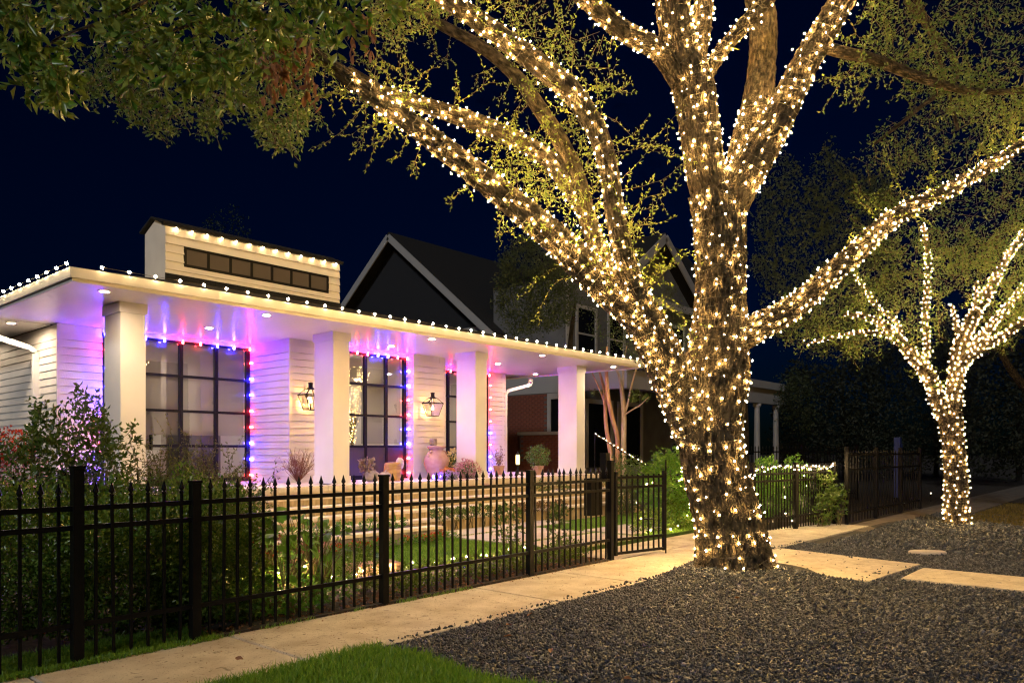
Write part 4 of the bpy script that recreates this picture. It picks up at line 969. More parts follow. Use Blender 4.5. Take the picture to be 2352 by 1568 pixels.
def lit_string(label, limbs, skins, bulb, r, spec, parts=300):
    """limbs: list of arrays; spec: (index, pitch, spacing, start, end)"""
    P, Nn, wires = [], [], []
    for i, pitch, sp, a, b_ in spec:
        o_, n_, w_ = wrap_bulbs(limbs[i], [l for j, l in enumerate(limbs) if j != i], pitch, sp, a, b_, skin=skins[i]); P.append(o_); Nn.append(n_); wires.append(w_)
    P, Nn = np.concatenate(P), np.concatenate(Nn)
    t = thing("tree_lights", label, "string lights", tuple(P[0]))
    mb = MB()
    for w_ in wires: mb.tube(w_[::2]+RG.normal(size=w_[::2].shape)*.004, 0.0055, 3, False)
    mb.build("wire", M["wire"], t)
    view = unit(np.array([0, 0, H])-P); d = np.linalg.norm(P-np.array([0, 0, H]), axis=1)
    rel = P[:, :2]; dep = rel @ FW; x = CX+FPX*(rel @ RT)/dep; y = HY-FPX*(P[:, 2]-H)/dep
    vis = ((view*Nn).sum(1) > 0.1) & (x > 0) & (x < 2352) & (y > 0) & (y < 1568)
    order = np.argsort(np.where(vis, d, d+100)); pick = order[:parts]; rest = order[parts:]
    me = bulb_mesh("bulb", r, bulb, 1.2, 4)
    for k in pick: put("bulb", me, t, P[k], (RG.uniform(-.6, .6), RG.uniform(-.6, .6), RG.uniform(0, 6)), float(RG.uniform(.7, 1.25)))
    b0 = np.array([(1, 0, 0), (0, 1, 0), (-1, 0, 0), (0, -1, 0), (0, 0, 1.2), (0, 0, -1.2)])*r
    tri = np.array([(0, 1, 4), (1, 2, 4), (2, 3, 4), (3, 0, 4), (1, 0, 5), (2, 1, 5), (3, 2, 5), (0, 3, 5)])
    n = len(rest)
    if n: put("bulbs", np_mesh("bulbs", (P[rest][:, None]+b0[None]*RG.uniform(.7, 1.25, (n, 1, 1))).reshape(-1, 3), (tri[None]+(np.arange(n)*6)[:, None, None]).reshape(-1, 3), bulb), t, kind="stuff")
    print("bulbs", label[:30], len(P), "visible", int(vis.sum()))
    return P

TR = limb_arr([(1690, 1340, 9.4, 96), (1684, 1290, 9.4, 86), (1672, 1200, 9.4, 80), (1650, 1100, 9.4, 76), (1634, 1000, 9.4, 74), (1640, 930, 9.4, 72), (1645, 860, 9.42, 76), (1650, 790, 9.42, 68), (1655, 703, 9.43, 59), (1654, 587, 9.45, 58), (1652, 500, 9.46, 60), (1638, 440, 9.46, 56)])
L_ = limb_arr([(1625, 1060, 9.40, 52), (1594, 985, 9.36, 54), (1560, 905, 9.33, 54), (1536, 850, 9.28, 52), (1508, 790, 9.22, 50), (1474, 728, 9.15, 50), (1418, 678, 9.10, 46), (1360, 630, 9.05, 41), (1282, 553, 8.95, 37), (1204, 487, 8.8, 34), (1120, 420, 8.65, 31), (1035, 352, 8.45, 28), (921, 268, 8.2, 24), (835, 205, 8.0, 21), (758, 150, 7.8, 17), (690, 100, 7.6, 12), (600, 40, 7.3, 9)]); L_[:, 3] *= 0.93
LB1 = limb_arr([(1440, 700, 9.2, 26), (1400, 640, 9.3, 27), (1368, 555, 9.45, 25), (1340, 480, 9.55, 24), (1302, 420, 9.6, 24), (1255, 362, 9.6, 23), (1144, 302, 9.5, 24), (1013, 254, 9.4, 22), (882, 212, 9.2, 17), (800, 160, 9.0, 12)]); LB1[:, 3] *= 0.84
LB2 = limb_arr([(1535, 830, 9.2, 30), (1500, 745, 9.05, 34), (1462, 670, 8.95, 33), (1437, 600, 8.9, 31), (1414, 503, 8.85, 30), (1398, 394, 8.8, 30), (1372, 306, 8.75, 31), (1319, 219, 8.7, 32), (1254, 162, 8.6, 31), (1188, 112, 8.5, 30), (1120, 62, 8.4, 29), (1031, 0, 8.2, 27), (930, -80, 8.0, 22), (780, -150, 7.5, 16)]); LB2[:, 3] *= 0.77
CL = limb_arr([(1640, 450, 9.45, 50), (1621, 394, 9.42, 45), (1606, 290, 9.4, 45), (1590, 190, 9.38, 48), (1560, 100, 9.35, 42), (1546, 30, 9.3, 38), (1540, -60, 9.3, 34), (1530, -200, 9.2, 27), (1500, -380, 9.1, 18), (1480, -560, 9.0, 8)])
CL1 = limb_arr([(1560, 190, 9.3, 26), (1512, 118, 9.2, 27), (1424, 66, 9.05, 27), (1350, 0, 8.9, 26), (1270, -70, 8.7, 22), (1160, -190, 8.5, 16), (1080, -330, 8.3, 7)]); CL1[:, 3] *= 0.82
CL2 = limb_arr([(1600, 150, 9.42, 20), (1612, 60, 9.45, 22), (1618, -20, 9.5, 22), (1625, -120, 9.5, 18), (1640, -280, 9.6, 12), (1660, -420, 9.7, 5)])
CL3 = limb_arr([(1615, 190, 9.35, 18), (1650, 128, 9.3, 19), (1700, 68, 9.25, 19), (1762, 0, 9.2, 18), (1820, -70, 9.1, 15), (1900, -190, 9.0, 10), (1960, -310, 8.9, 4)]); CL3[:, 3] *= 0.9
RB = limb_arr([(1668, 500, 9.44, 46), (1690, 440, 9.40, 50), (1735, 365, 9.33, 48), (1785, 281, 9.27, 41), (1838, 169, 9.2, 35), (1902, 56, 9.1, 34), (1940, -10, 9.0, 33), (1990, -110, 8.9, 27), (2080, -270, 8.8, 18), (2150, -440, 8.7, 7)]); RB[:, 3] *= 0.9
RA = limb_arr([(1690, 420, 9.55, 34), (1718, 320, 9.65, 36), (1740, 230, 9.75, 34), (1752, 131, 9.85, 31), (1752, 44, 9.9, 31), (1735, -50, 10, 28), (1720, -220, 10.1, 20), (1730, -420, 10.2, 8)])
RL = limb_arr([(1660, 800, 9.42, 50), (1730, 758, 9.45, 46), (1834, 697, 9.55, 38), (1947, 596, 9.7, 33), (2026, 523, 9.85, 30), (2075, 486, 9.95, 27), (2172, 440, 10.1, 22), (2262, 388, 10.2, 20), (2352, 332, 10.3, 18), (2450, 270, 10.4, 16), (2600, 190, 10.5, 13), (2760, 90, 10.6, 9), (2900, -20, 10.7, 4)]); RL[:, 3] *= 0.72
UB = limb_arr([(1890, 108, 9.15, 14), (1950, 124, 9.4, 14), (2003, 135, 9.6, 13), (2088, 169, 9.9, 12), (2172, 197, 10.1, 10), (2256, 212, 10.3, 8), (2380, 208, 10.5, 6)])
UL = limb_arr([(1352, 500, 9.5, 18), (1330, 420, 9.55, 20), (1290, 330, 9.65, 20), (1240, 250, 9.8, 19), (1188, 178, 10, 16), (1101, 105, 10.2, 14), (969, 35, 10.4, 11), (860, -30, 10.5, 8)])
ROOT = limb_arr([(1690, 1290, 9.38, 46), (1735, 1318, 9.3, 26), (1770, 1332, 9.22, 17), (1800, 1342, 9.15, 8)])
oak = thing("oak_tree", "big oak wrapped in warm lights, standing in the gravel by the sidewalk", "tree", (T1[0], T1[1], 0))
put("trunk", bark_mesh("trunk", TR, 150, 0.028, M["bark"], 0.036, 0.26), oak)
def surf(): return BVHTree.FromPolygons(bark_mesh.last[0].tolist(), bark_mesh.last[1].tolist())
skin1 = [surf()]
limbs1 = [TR, L_, LB1, LB2, CL, CL1, CL2, CL3, RB, RA, RL]
for i, A in enumerate(limbs1[1:]):
    put("limb", bark_mesh("limb", A, 72 if A[0, 3] > .2 else 56, 0.03, M["bark"], 0.026, 0, 3.1*i), oak); skin1.append(surf())
ROOT2 = limb_arr([(1640, 1280, 9.3, 40), (1612, 1312, 9.22, 26), (1592, 1330, 9.15, 15), (1575, 1342, 9.1, 6)])
ROOT3 = limb_arr([(1680, 1290, 9.2, 46), (1690, 1325, 8.98, 28), (1705, 1350, 8.82, 14), (1715, 1362, 8.72, 5)])
for i, A in enumerate((UB, UL, ROOT, ROOT2, ROOT3)): put("root" if i >= 2 else "branch", bark_mesh("branch", A, 32, 0.04, M["bark"], 0.010, 0, 9.1*i+40), oak)
def slen(A): return float(np.linalg.norm(np.diff(A[:, :3], axis=0), axis=1).sum())
lit_string("hundreds of warm white bulbs wound around the big oak's trunk and limbs", limbs1, skin1, M["bulb"], 0.0098,
           [(0, 0.125, 0.155, 0.10, None), (1, 0.112, 0.118, 0.20, slen(L_)*.86), (2, 0.12, 0.12, 0.3, slen(LB1)*.9), (3, 0.12, 0.125, 0.4, None), (4, 0.12, 0.13, 0.2, None), (5, 0.12, 0.125, 0.3, None),
            (6, 0.12, 0.125, 0.2, slen(CL2)*.6), (7, 0.115, 0.12, 0.2, None), (8, 0.115, 0.125, 0.35, None), (9, 0.12, 0.13, 0.2, 1.15), (10, 0.105, 0.115, 0.30, None)])

# second tree
S0 = limb_arr([(2196, 1228, 14.7, 34), (2195, 1190, 14.7, 28), (2195, 1099, 14.7, 26), (2188, 1006, 14.7, 25), (2182, 950, 14.7, 27)])
S1 = limb_arr([(2182, 975, 14.7, 20), (2158, 930, 14.65, 19), (2134, 865, 14.6, 17), (2096, 818, 14.5, 14), (2063, 778, 14.4, 11), (2035, 750, 14.3, 9), (1995, 730, 14.2, 6), (1940, 722, 14.1, 4)])
S2 = limb_arr([(2184, 975, 14.75, 20), (2190, 921, 14.8, 19), (2198, 841, 14.85, 17), (2207, 790, 14.9, 16), (2237, 724, 15, 13), (2274, 663, 15, 11), (2307, 598, 15.1, 9), (2350, 540, 15.2, 7), (2400, 460, 15.3, 6), (2470, 360, 15.4, 4), (2520, 260, 15.5, 2)])
S3 = limb_arr([(2196, 880, 14.8, 12), (2212, 835, 14.75, 12), (2265, 793, 14.65, 10), (2307, 771, 14.6, 9), (2360, 728, 14.5, 8), (2420, 690, 14.4, 6), (2530, 620, 14.3, 4), (2620, 540, 14.2, 2)])
S4 = limb_arr([(2215, 815, 14.9, 11), (2251, 778, 15.1, 10), (2284, 738, 15.2, 9), (2317, 701, 15.3, 8), (2360, 648, 15.4, 7), (2420, 590, 15.5, 5.5), (2520, 490, 15.6, 4), (2600, 390, 15.7, 2)])
S5 = limb_arr([(2118, 845, 14.6, 9), (2129, 800, 14.7, 7.5), (2125, 724, 14.8, 7), (2132, 631, 14.9, 6.5), (2129, 560, 15, 6), (2120, 515, 15, 5)])
S6 = limb_arr([(2205, 790, 14.9, 8), (2196, 745, 15, 6), (2186, 700, 15, 4.5)])
S7 = limb_arr([(2237, 730, 15, 7), (2243, 690, 15, 5), (2242, 650, 15.1, 4)])
S8 = limb_arr([(2060, 775, 14.4, 6), (2030, 765, 14.3, 5), (1960, 765, 14.2, 4), (1900, 778, 14.1, 3), (1850, 790, 14, 2)])
S9 = limb_arr([(2070, 785, 14.4, 6), (2060, 740, 14.5, 5), (2010, 700, 14.5, 4), (1985, 660, 14.6, 3), (1960, 630, 14.6, 2.5)])
oak2 = thing("oak_tree", "smaller forked oak wrapped in dense warm lights beyond the gravel", "tree", (T2[0], T2[1], 0))
limbs2 = [S0, S1, S2, S3, S4, S5, S6, S7, S8, S9]
put("trunk", bark_mesh("trunk", S0, 60, 0.05, M["bark"], 0.014, 0.12, 60), oak2); skin2 = [surf()]
for i, A in enumerate(limbs2[1:]): put("limb", bark_mesh("limb", A, 28, 0.06, M["bark"], 0.010, 0, 70+i*2.2), oak2); skin2.append(surf())
lit_string("dense warm bulbs wound around the smaller forked oak beyond the gravel", limbs2, skin2, M["bulb2"], 0.0088,
           [(0, 0.115, 0.125, 0.08, None), (1, 0.10, 0.11, 0.2, None), (2, 0.10, 0.11, 0.2, None), (3, 0.10, 0.105, 0.2, None), (4, 0.10, 0.105, 0.2, None), (5, 0.10, 0.10, 0.1, None),
            (6, 0.10, 0.10, 0.1, None), (7, 0.10, 0.10, 0.1, None), (8, 0.11, 0.11, 0.1, None), (9, 0.10, 0.11, 0.1, None)])

# ---- foliage of the big oak: epicormic sprouts along limbs, overhanging crown
lv, tw = Leaves(), Twigs()
def sprouts(A, n, s0, s1, L0, L1, up, lv, tw, leafL=.05, leafW=.021, per=2):
    P = resample(A, 0.05); n_ = len(P)
    for _ in range(n):
        i = int(n_*RG.uniform(s0, s1)); i = min(i, n_-1); d = unit(RG.normal(size=3)+np.array(up)); p = P[i, :3]+d*P[i, 3]*0.9
        spray(lv, tw, p, d, RG.uniform(L0, L1), leafL, leafW, 4, per, .0035, 0.0, .6, .07)
sprouts(L_, 34, .40, .98, .3, .9, (0.3, 0.3, 0.9), lv, tw); sprouts(L_, 14, .4, .95, .15, .4, (0, 0, -1.2), lv, tw)
sprouts(LB1, 50, .05, .95, .35, 1.0, (0.1, 0.1, 0.5), lv, tw); sprouts(LB2, 44, .12, .8, .35, 1.0, (0.6, -0.4, 0.5), lv, tw)
sprouts(UL, 46, .0, 1, .25, .6, (0.2, -0.2, 0.0), lv, tw, .045, .02); sprouts(CL1, 16, .3, 1, .3, .6, (-0.5, 0.5, 0.3), lv, tw)
sprouts(RL, 18, .15, .9, .4, 1.1, (0, 0, 1.6), lv, tw); sprouts(RL, 30, .55, .9, .3, .7, (0, 0.3, 1.2), lv, tw); sprouts(CL, 8, .2, .9, .2, .5, (0, 0, .5), lv, tw)
lv.build("sprout_leaves", M["sproutleaf"], oak); tw.build("sprout_twigs", M["twig"], oak)
lv, tw = Leaves(), Twigs()
sprouts(UB, 44, .12, 1, .3, .9, (0.0, 0.2, 0.5), lv, tw, .06, .025); 
clump(lv, [(1930, -60), (2400, -60), (2400, 300), (2250, 300), (2150, 210), (2020, 90)], 9.8, 12.0, 330, .062, .027, 11, .18, tw)
clump(lv, [(1000, 0), (1080, -60), (1330, -60), (1400, 150), (1300, 200), (1150, 90)], 9.3, 10.6, 60, .05, .021, 8, .16, tw)
clump(lv, [(860, -40), (1060, -40), (1000, 60), (900, 110), (850, 60)], 8.4, 9.6, 140, .055, .022, 10, .15, tw)
# mid-depth hanging mass on the upper left
mid = [(185, 120), (430, 110), (720, 60), (730, 190), (712, 250), (690, 315), (655, 350), (610, 330), (590, 250), (520, 255), (485, 315), (450, 270), (420, 290), (360, 320), (345, 280), (290, 265), (240, 215), (190, 205)]
clump(lv, mid, 7.4, 9.0, 400, .064, .030, 13, .17, tw)
for (x, y, n) in ((370, 285, 8), (480, 290, 8), (650, 310, 10), (600, 290, 6), (210, 190, 6), (300, 240, 6), (560, 230, 5), (700, 260, 6)):
    for _ in range(n): spray(lv, tw, PW(x+RG.normal()*16, y-35+RG.normal()*12, RG.uniform(8, 9)), (RG.normal()*.3, RG.normal()*.3, -1), RG.uniform(.2, .36), .05, .02, 2, 3, .003, .4, .6, .07)
lv.build("crown", M["oakleaf"], oak); tw.build("twigs", M["twig"], oak)
# near overhanging twigs with larger leaves
lv, tw = Leaves(), Twigs()
nearbr = [[(930, -80, 8.0, 12), (760, -60, 6.2, 10), (560, -40, 5.0, 9), (330, -30, 4.2, 7), (120, -20, 3.9, 5), (-60, 20, 3.7, 3)],
          [(700, -60, 6.0, 9), (560, 30, 4.8, 6), (430, 60, 4.3, 4), (330, 110, 4.1, 3)], [(420, -40, 4.6, 6), (260, 40, 4.1, 4), (130, 90, 3.9, 3), (60, 160, 3.8, 2)]]
for i, a in enumerate(nearbr): put("branch", bark_mesh("branch", limb_arr(a), 16, .05, M["bark"], .004, 0, 90+i), oak)
near = [(-20, -40), (900, -40), (880, 60), (760, 110), (640, 120), (560, 170), (500, 150), (440, 190), (330, 150), (300, 60), (240, 60), (190, 100), (170, 200), (60, 150), (-20, 120)]
for (x, y) in in_poly(near, 150):
    spray(lv, tw, PW(x, y-28, RG.uniform(3.5, 4.9)), (RG.normal()*.7, RG.normal()*.7, -.45), RG.uniform(.14, .28), .074, .034, 2, 2, .0028, .3, .65, .06)
for (x, y) in ((40, 150), (90, 170), (130, 160), (150, 190), (60, 60), (310, 130), (430, 150), (500, 150), (560, 110)):
    for _ in range(3): spray(lv, tw, PW(x+RG.normal()*12, y-25, RG.uniform(3.5, 4.2)), (RG.normal()*.4, RG.normal()*.4, -.9), RG.uniform(.16, .26), .078, .034, 1, 3, .003, .3, .7, .06)
lv.build("overhanging_leaves", M["nearleaf"], oak); tw.build("overhanging_twigs", M["twig"], oak)
# dead brown sprigs: each leaf its own
dl = leaf_mesh("dry_leaf", .075, .034, M["dryleaf"], .45); sprig = thing("dry_sprig", "hanging sprig of dead brown leaves at the end of the long lit limb", "sprig", tuple(PW(660, 60, 5.6)))
tw = Twigs()
for (x0, y0, x1, y1, dd) in ((655, 40, 605, 225, 4.3), (670, 50, 640, 210, 4.4), (690, 60, 680, 180, 4.4), (700, 90, 725, 245, 4.3), (715, 70, 705, 225, 4.5), (640, 60, 615, 170, 4.2), (800, 20, 815, 130, 4.6), (845, 20, 850, 120, 4.7), (660, 80, 655, 190, 4.3), (625, 30, 598, 140, 4.3), (645, 120, 622, 250, 4.3)):
    a, b_ = PW(x0, y0, dd), PW(x1, y1, dd); pts = np.array([a, (a+b_)/2+RG.normal(size=3)*.02, b_]); tw.add(pts, .003, .0015)
    for s in np.linspace(.1, 1, 20):
        q = a+(b_-a)*s+RG.normal(size=3)*.014
        put("dry_leaf", dl, sprig, q, (RG.uniform(0, 6.28), 1.15+RG.normal()*.35, RG.uniform(0, 6.28)), float(RG.uniform(.6, .95)))
tw.build("stalks", M["twig"], sprig)

# second oak's crown
lv, tw = Leaves(), Twigs()
clump(lv, [(1790, 690), (1900, 640), (2060, 540), (2200, 520), (2360, 560), (2400, 720), (2330, 770), (2240, 640), (2180, 660), (2150, 800), (2080, 760), (1990, 810), (1960, 850), (1930, 780), (1870, 830), (1800, 770)], 13.4, 16.2, 430, .068, .03, 13, .22, tw)
clump(lv, [(1980, 340), (2120, 200), (2400, 230), (2400, 560), (2230, 640), (2060, 540), (1960, 520)], 12.8, 16.4, 430, .068, .03, 13, .24, tw)
clump(lv, [(2200, 560), (2400, 480), (2400, 700), (2300, 820), (2220, 780)], 15, 17, 220, .055, .024, 12, .2, tw)
for A in (S1, S2, S3, S4, S5, S9): sprouts(A, 12, .25, 1, .3, .8, (0, 0, .7), lv, tw, .055, .022)
lv.build("crown", M["oakleaf"], oak2); tw.build("twigs", M["twig"], oak2)
for i, a in enumerate(([(2010, 330, 13, 3), (2110, 250, 13.3, 5), (2200, 160, 13.5, 6), (2080, 0, 13.6, 8)], [(2200, 300, 13.4, 4), (2170, 180, 13.2, 5), (2130, 60, 13, 7), (2080, -60, 13, 9)])):
    put("branch", bark_mesh("branch", limb_arr(a), 14, .08, M["bark"], .006, 0, 110+i), oak2)

# crowns carried on past the picture's edges
lv, tw = Leaves(), Twigs()
clump(lv, [(2380, -120), (2900, -200), (3000, 150), (2800, 330), (2400, 260)], 9.8, 12.2, 240, .075, .032, 12, .25, tw)
clump(lv, [(900, -60), (1200, -420), (1900, -620), (2400, -300), (2350, -70), (1700, -120), (1300, -80)], 8.4, 11.5, 420, .085, .036, 12, .3, tw)
lv.build("upper_crown", M["oakleaf"], oak); tw.build("upper_twigs", M["twig"], oak)
lv, tw = Leaves(), Twigs()
clump(lv, [(2380, 250), (2650, 200), (2800, 450), (2700, 720), (2400, 720)], 13.4, 16.4, 260, .08, .035, 12, .28, tw)
lv.build("side_crown", M["oakleaf"], oak2); tw.build("side_twigs", M["twig"], oak2)
lean = thing("dark_tree", "bare dark tree leaning in at the right edge behind the second lit oak", "tree", tuple(PW(2470, 1150, 18)*np.array([1, 1, 0])), "trees behind the gardens")
put("trunk", bark_mesh("trunk", np.array([[*(PW(2470, 1150, 18)*np.array([1, 1, 0])), .22], [*PW(2462, 1050, 18), .18], [*PW(2430, 990, 18), .15], [*PW(2390, 925, 18), .12], [*PW(2330, 860, 18), .09], [*PW(2290, 790, 18), .06], [*PW(2262, 720, 18), .03]]), 18, .12, M["darkbark"], .01, .2, 5.0), lean)
put("limb", bark_mesh("limb", np.array([[*PW(2430, 990, 18), .12], [*PW(2460, 880, 18.2), .09], [*PW(2500, 740, 18.4), .06], [*PW(2540, 600, 18.6), .02]]), 14, .12, M["darkbark"], .008, 0, 8.0), lean)
# ================================================================== TREES AND HOUSES BEHIND
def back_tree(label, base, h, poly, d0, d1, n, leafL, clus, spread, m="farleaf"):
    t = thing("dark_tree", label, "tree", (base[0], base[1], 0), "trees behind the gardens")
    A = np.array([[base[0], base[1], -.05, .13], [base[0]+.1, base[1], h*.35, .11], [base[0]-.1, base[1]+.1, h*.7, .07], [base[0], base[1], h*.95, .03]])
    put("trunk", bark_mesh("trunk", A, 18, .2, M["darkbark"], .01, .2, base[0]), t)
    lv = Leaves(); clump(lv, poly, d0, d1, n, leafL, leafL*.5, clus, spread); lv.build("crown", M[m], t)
q = PW(1705, 1100, 20)
back_tree("dense evergreen tree behind the big oak's right limb", (q[0], q[1]), 7, [(1740, 470), (1800, 350), (1850, 420), (1900, 330), (1960, 400), (2060, 380), (2060, 700), (1980, 800), (1900, 820), (1760, 760), (1730, 600)], 17.5, 21, 1000, .09, 15, .28)
q = PW(1322, 1000, 19.4)
back_tree("dark bushy tree between the two neighbouring gables", (q[0], q[1]), 5.6, [(1150, 600), (1200, 540), (1260, 580), (1320, 640), (1310, 740), (1180, 770), (1140, 700)], 18.3, 19.6, 700, .07, 16, .25)
q = PW(1600, 1000, 18.5)
back_tree("dark leafy tree in front of the neighbour's upper windows", (q[0], q[1]), 5, [(1330, 640), (1480, 600), (1590, 700), (1570, 820), (1480, 830), (1350, 760)], 17.6, 19.0, 240, .06, 12, .22)
q = PW(1700, 1000, 30)
back_tree("far dark tree beside the neighbour's white porch posts", (q[0], q[1]), 6, [(1790, 860), (1850, 850), (1880, 950), (1860, 1000), (1790, 960)], 30, 33, 160, .12, 12, .4)
q = PW(515, 800, 40)
back_tree("bare dark tree top showing above the small raised roof box", (q[0], q[1]), 13, [(480, 500), (515, 470), (565, 500), (570, 560), (470, 560)], 39, 41, 60, .14, 9, .5)

nb = thing("neighbour_house", "dark two-storey grey house with steep gables, brick base and pale trim", "house", (25, 16, 0))
# main volume, side gable facing the porch house
GU0, GV0, GV1, GPK = 19.9, 18.4, 28.6, 10.0
MB().add([(GU0, GV0, 0), (GU0, GV1, 0), (34, GV1, 0), (34, GV0, 0), (GU0, GV0, 5.9), (GU0, GV1, 5.9), (34, GV1, 5.9), (34, GV0, 5.9), (GU0, 23.5, GPK-.15), (34, 23.5, GPK-.15)],
         [(0, 4, 8, 5, 1), (2, 6, 9, 7, 3), (0, 3, 7, 4), (1, 5, 6, 2), (4, 7, 9, 8), (8, 9, 6, 5)]).build("wall", M["darksiding"], nb)
rf = MB()
for s in (-1, 1):
    e = 23.5+s*5.7; ze = 5.45
    rf.add([(GU0-.5, 23.5, GPK), (34.5, 23.5, GPK), (34.5, e, ze), (GU0-.5, e, ze), (GU0-.5, 23.5, GPK+.16), (34.5, 23.5, GPK+.16), (34.5, e, ze+.16), (GU0-.5, e, ze+.16)],
           [(0, 1, 2, 3), (7, 6, 5, 4), (0, 3, 7, 4), (1, 5, 6, 2), (2, 6, 7, 3)])
rfo = rf.build("roof", M["roof"], nb)
for s in (-1, 1):
    e = 23.5+s*5.7
    MB().bar((GU0-.53, 23.5+s*.0, GPK-.05), (GU0-.53, e, 5.40), .05, .26).build("rake_board", M["greytrim"], rfo)
MB().box((GU0-.05, GV0, 5.75), (GU0-.005, 22.0, 5.98)).build("trim_board", M["greytrim"], nb)
# front wing with its own gable towards the street
WU0, WU1, WV = 20.0, 32.3, 15.2
wing = MB().box((WU0, WV, 0), (WU1, 18.39, 7.2)).build("wing_wall", M["greysiding"], nb)
bdm = MB().add([(0, 0, 0), (WU1-WU0-.4, 0, 0), (WU1-WU0-.4, -.02, 0), (0, -.02, 0), (0, 0, .19), (WU1-WU0-.4, 0, .19), (WU1-WU0-.4, -.004, .19), (0, -.004, .19)], [(0, 1, 2, 3), (3, 2, 6, 7), (4, 7, 6, 5), (0, 3, 7, 4), (1, 5, 6, 2)]).mesh("plank", M["greysiding"])
for i in range(18): put("plank", bdm, wing, (WU0+.2, WV-.001, 3.95+.18*i))
gb = MB(); gu, gz_, gh = 25.2, 9.4, 3.0
gb.add([(gu-gh, WV-.3, 7.2), (gu+gh, WV-.3, 7.2), (gu, WV-.3, gz_), (gu-gh, 19, 7.2), (gu+gh, 19, 7.2), (gu, 19, gz_)], [(0, 1, 2), (5, 4, 3), (0, 3, 4, 1)]); gb.build("gable_wall", M["greysiding"], nb)
rf = MB()
for s in (-1, 1):
    rf.add([(gu, WV-.8, gz_+.1), (gu, 20, gz_+.1), (gu+s*3.6, 20, 6.86), (gu+s*3.6, WV-.8, 6.86), (gu, WV-.8, gz_+.26), (gu, 20, gz_+.26), (gu+s*3.6, 20, 7.02), (gu+s*3.6, WV-.8, 7.02)], [(0, 1, 2, 3), (7, 6, 5, 4), (0, 3, 7, 4), (2, 6, 7, 3), (1, 5, 6, 2)])
rfo = rf.build("gable_roof", M["roof"], nb)
for s in (-1, 1): MB().bar((gu, WV-.83, gz_+.06), (gu+s*3.6, WV-.83, 6.80), .05, .30).build("rake_board", M["greytrim"], rfo)
MB().box((gu-3.3, WV-.36, 7.0), (gu+3.3, WV-.301, 7.28)).build("cornice", M["greytrim"], nb)
MB().add([(28.8, WV-.4, 7.2), (33, WV-.4, 7.2), (33, 20, 7.2), (28.8, 20, 7.2), (30.5, 18, 11.2), (33, 18, 11.2)], [(0, 1, 5, 4), (1, 2, 5), (2, 3, 4, 5), (3, 0, 4), (0, 3, 2, 1)]).build("rear_roof", M["roof"], nb)
MB().bar((27.6, WV-.42, 8.0), (30.4, 17.8, 11.2), .06, .24).build("rake_board", M["greytrim"], nb)
for (a, b_, z0, z1) in ((20.7, 21.7, 4.6, 6.3), (22.6, 23.5, 4.6, 6.3), (27.0, 28.0, 4.7, 6.4)):
    w = MB(); w.box((a-.12, WV-.06, z0-.12), (a-.001, WV-.021, z1+.12)); w.box((b_+.001, WV-.06, z0-.12), (b_+.12, WV-.021, z1+.12)); w.box((a, WV-.06, z1+.001), (b_, WV-.021, z1+.12)); w.box((a, WV-.06, z0-.12), (b_, WV-.021, z0-.001)); w.box((a, WV-.05, (z0+z1)/2-.03), (b_, WV-.03, (z0+z1)/2+.03))
    w = w.build("window", M["greytrim"], nb)
    MB().box((a, WV-.028, z0), (b_, WV-.022, z1)).build("pane", M["darkglass"], w)
for x in (20.02, 24.6, 32.2): MB().box((x, WV-.07, .5), (x+.16, WV-.03, 7.15)).build("corner_board", M["greytrim"], nb)
# porch of the neighbour: beam, posts, floor
MB().box((19.95, 12.75, 3.42), (24.4, 13.05, 4.0)).box((19.95, 13.051, 3.42), (20.25, 18.2, 4.0)).build("porch_beam", M["greytrim"], nb)
MB().box((28.6, 12.75, 3.42), (32.6, 13.05, 4.35)).build("porch_beam", M["greytrim"], nb)
MB().add([(19.8, 12.6, 4.01), (32.8, 12.6, 4.01), (32.8, 15.1, 4.6), (19.8, 15.1, 4.6), (19.8, 12.6, 3.96), (32.8, 12.6, 4.0)], [(0, 1, 2, 3)]).build("porch_roof", M["roof"], nb)
MB().box((20.0, 12.9, 0), (32.4, 15.1, .7)).build("porch_floor", M["mortar"], nb)
for x in (30.0, 31.95): MB().lathe((x, 12.9, .70), [(.17, 0), (.17, .1), (.13, .14), (.11, 2.5), (.12, 2.55), (.17, 2.6), (.17, 2.71)], 14).build("porch_post", M["greytrim"], nb, True)
for (a, b_) in ((21.2, 22.6), (23.2, 24.6)):
    w = MB(); w.box((a-.14, 15.08, .9), (a, 15.15, 3.1)); w.box((b_, 15.08, .9), (b_+.14, 15.15, 3.1)); w.box((a-.14, 15.08, 3.101), (b_+.14, 15.15, 3.25)); w = w.build("window", M["greytrim"], nb)
    MB().box((a+.001, 15.12, .9), (b_-.001, 15.17, 3.1)).build("pane", M["darkglass"], w)
# brick side wall and brick porch parapet: bricks laid one by one where the porch lights reach them
def brick_wall(name, u, v0, v1, z0, z1, parent):
    w = MB().box((u+.004, v0, z0), (u+.25, v1, z1)).build(name, M["mortar"], parent)
    me = MB().box((-.014, -.118, -.034), (.06, .118, .034)).mesh("brick", M["brick"])
    r_ = 0; z = z0+.04
    while z < z1-.03:
        v = v0+.125+(r_ % 2)*.125
        while v < v1-.12: put("brick", me, w, (u+RG.uniform(-.002, .002), v, z)); v += .25
        z += .078; r_ += 1
    return w
brick_wall("brick_parapet", 19.35, 14.55, 16.6, 1.05, 2.0, nb)
MB().box((19.28, 14.5, 2.001), (19.68, 16.65, 2.10)).build("parapet_cap", M["greytrim"], nb)
MB().box((19.36, 14.56, 0), (19.6, 16.6, 1.049)).build("parapet_base", M["brick"], nb)
brick_wall("brick_wall", 19.95, 15.9, 18.3, 1.9, 3.41, nb)
MB().box((19.955, 15.9, 0), (19.998, 18.3, 1.899)).build("side_wall", M["brick"], nb)
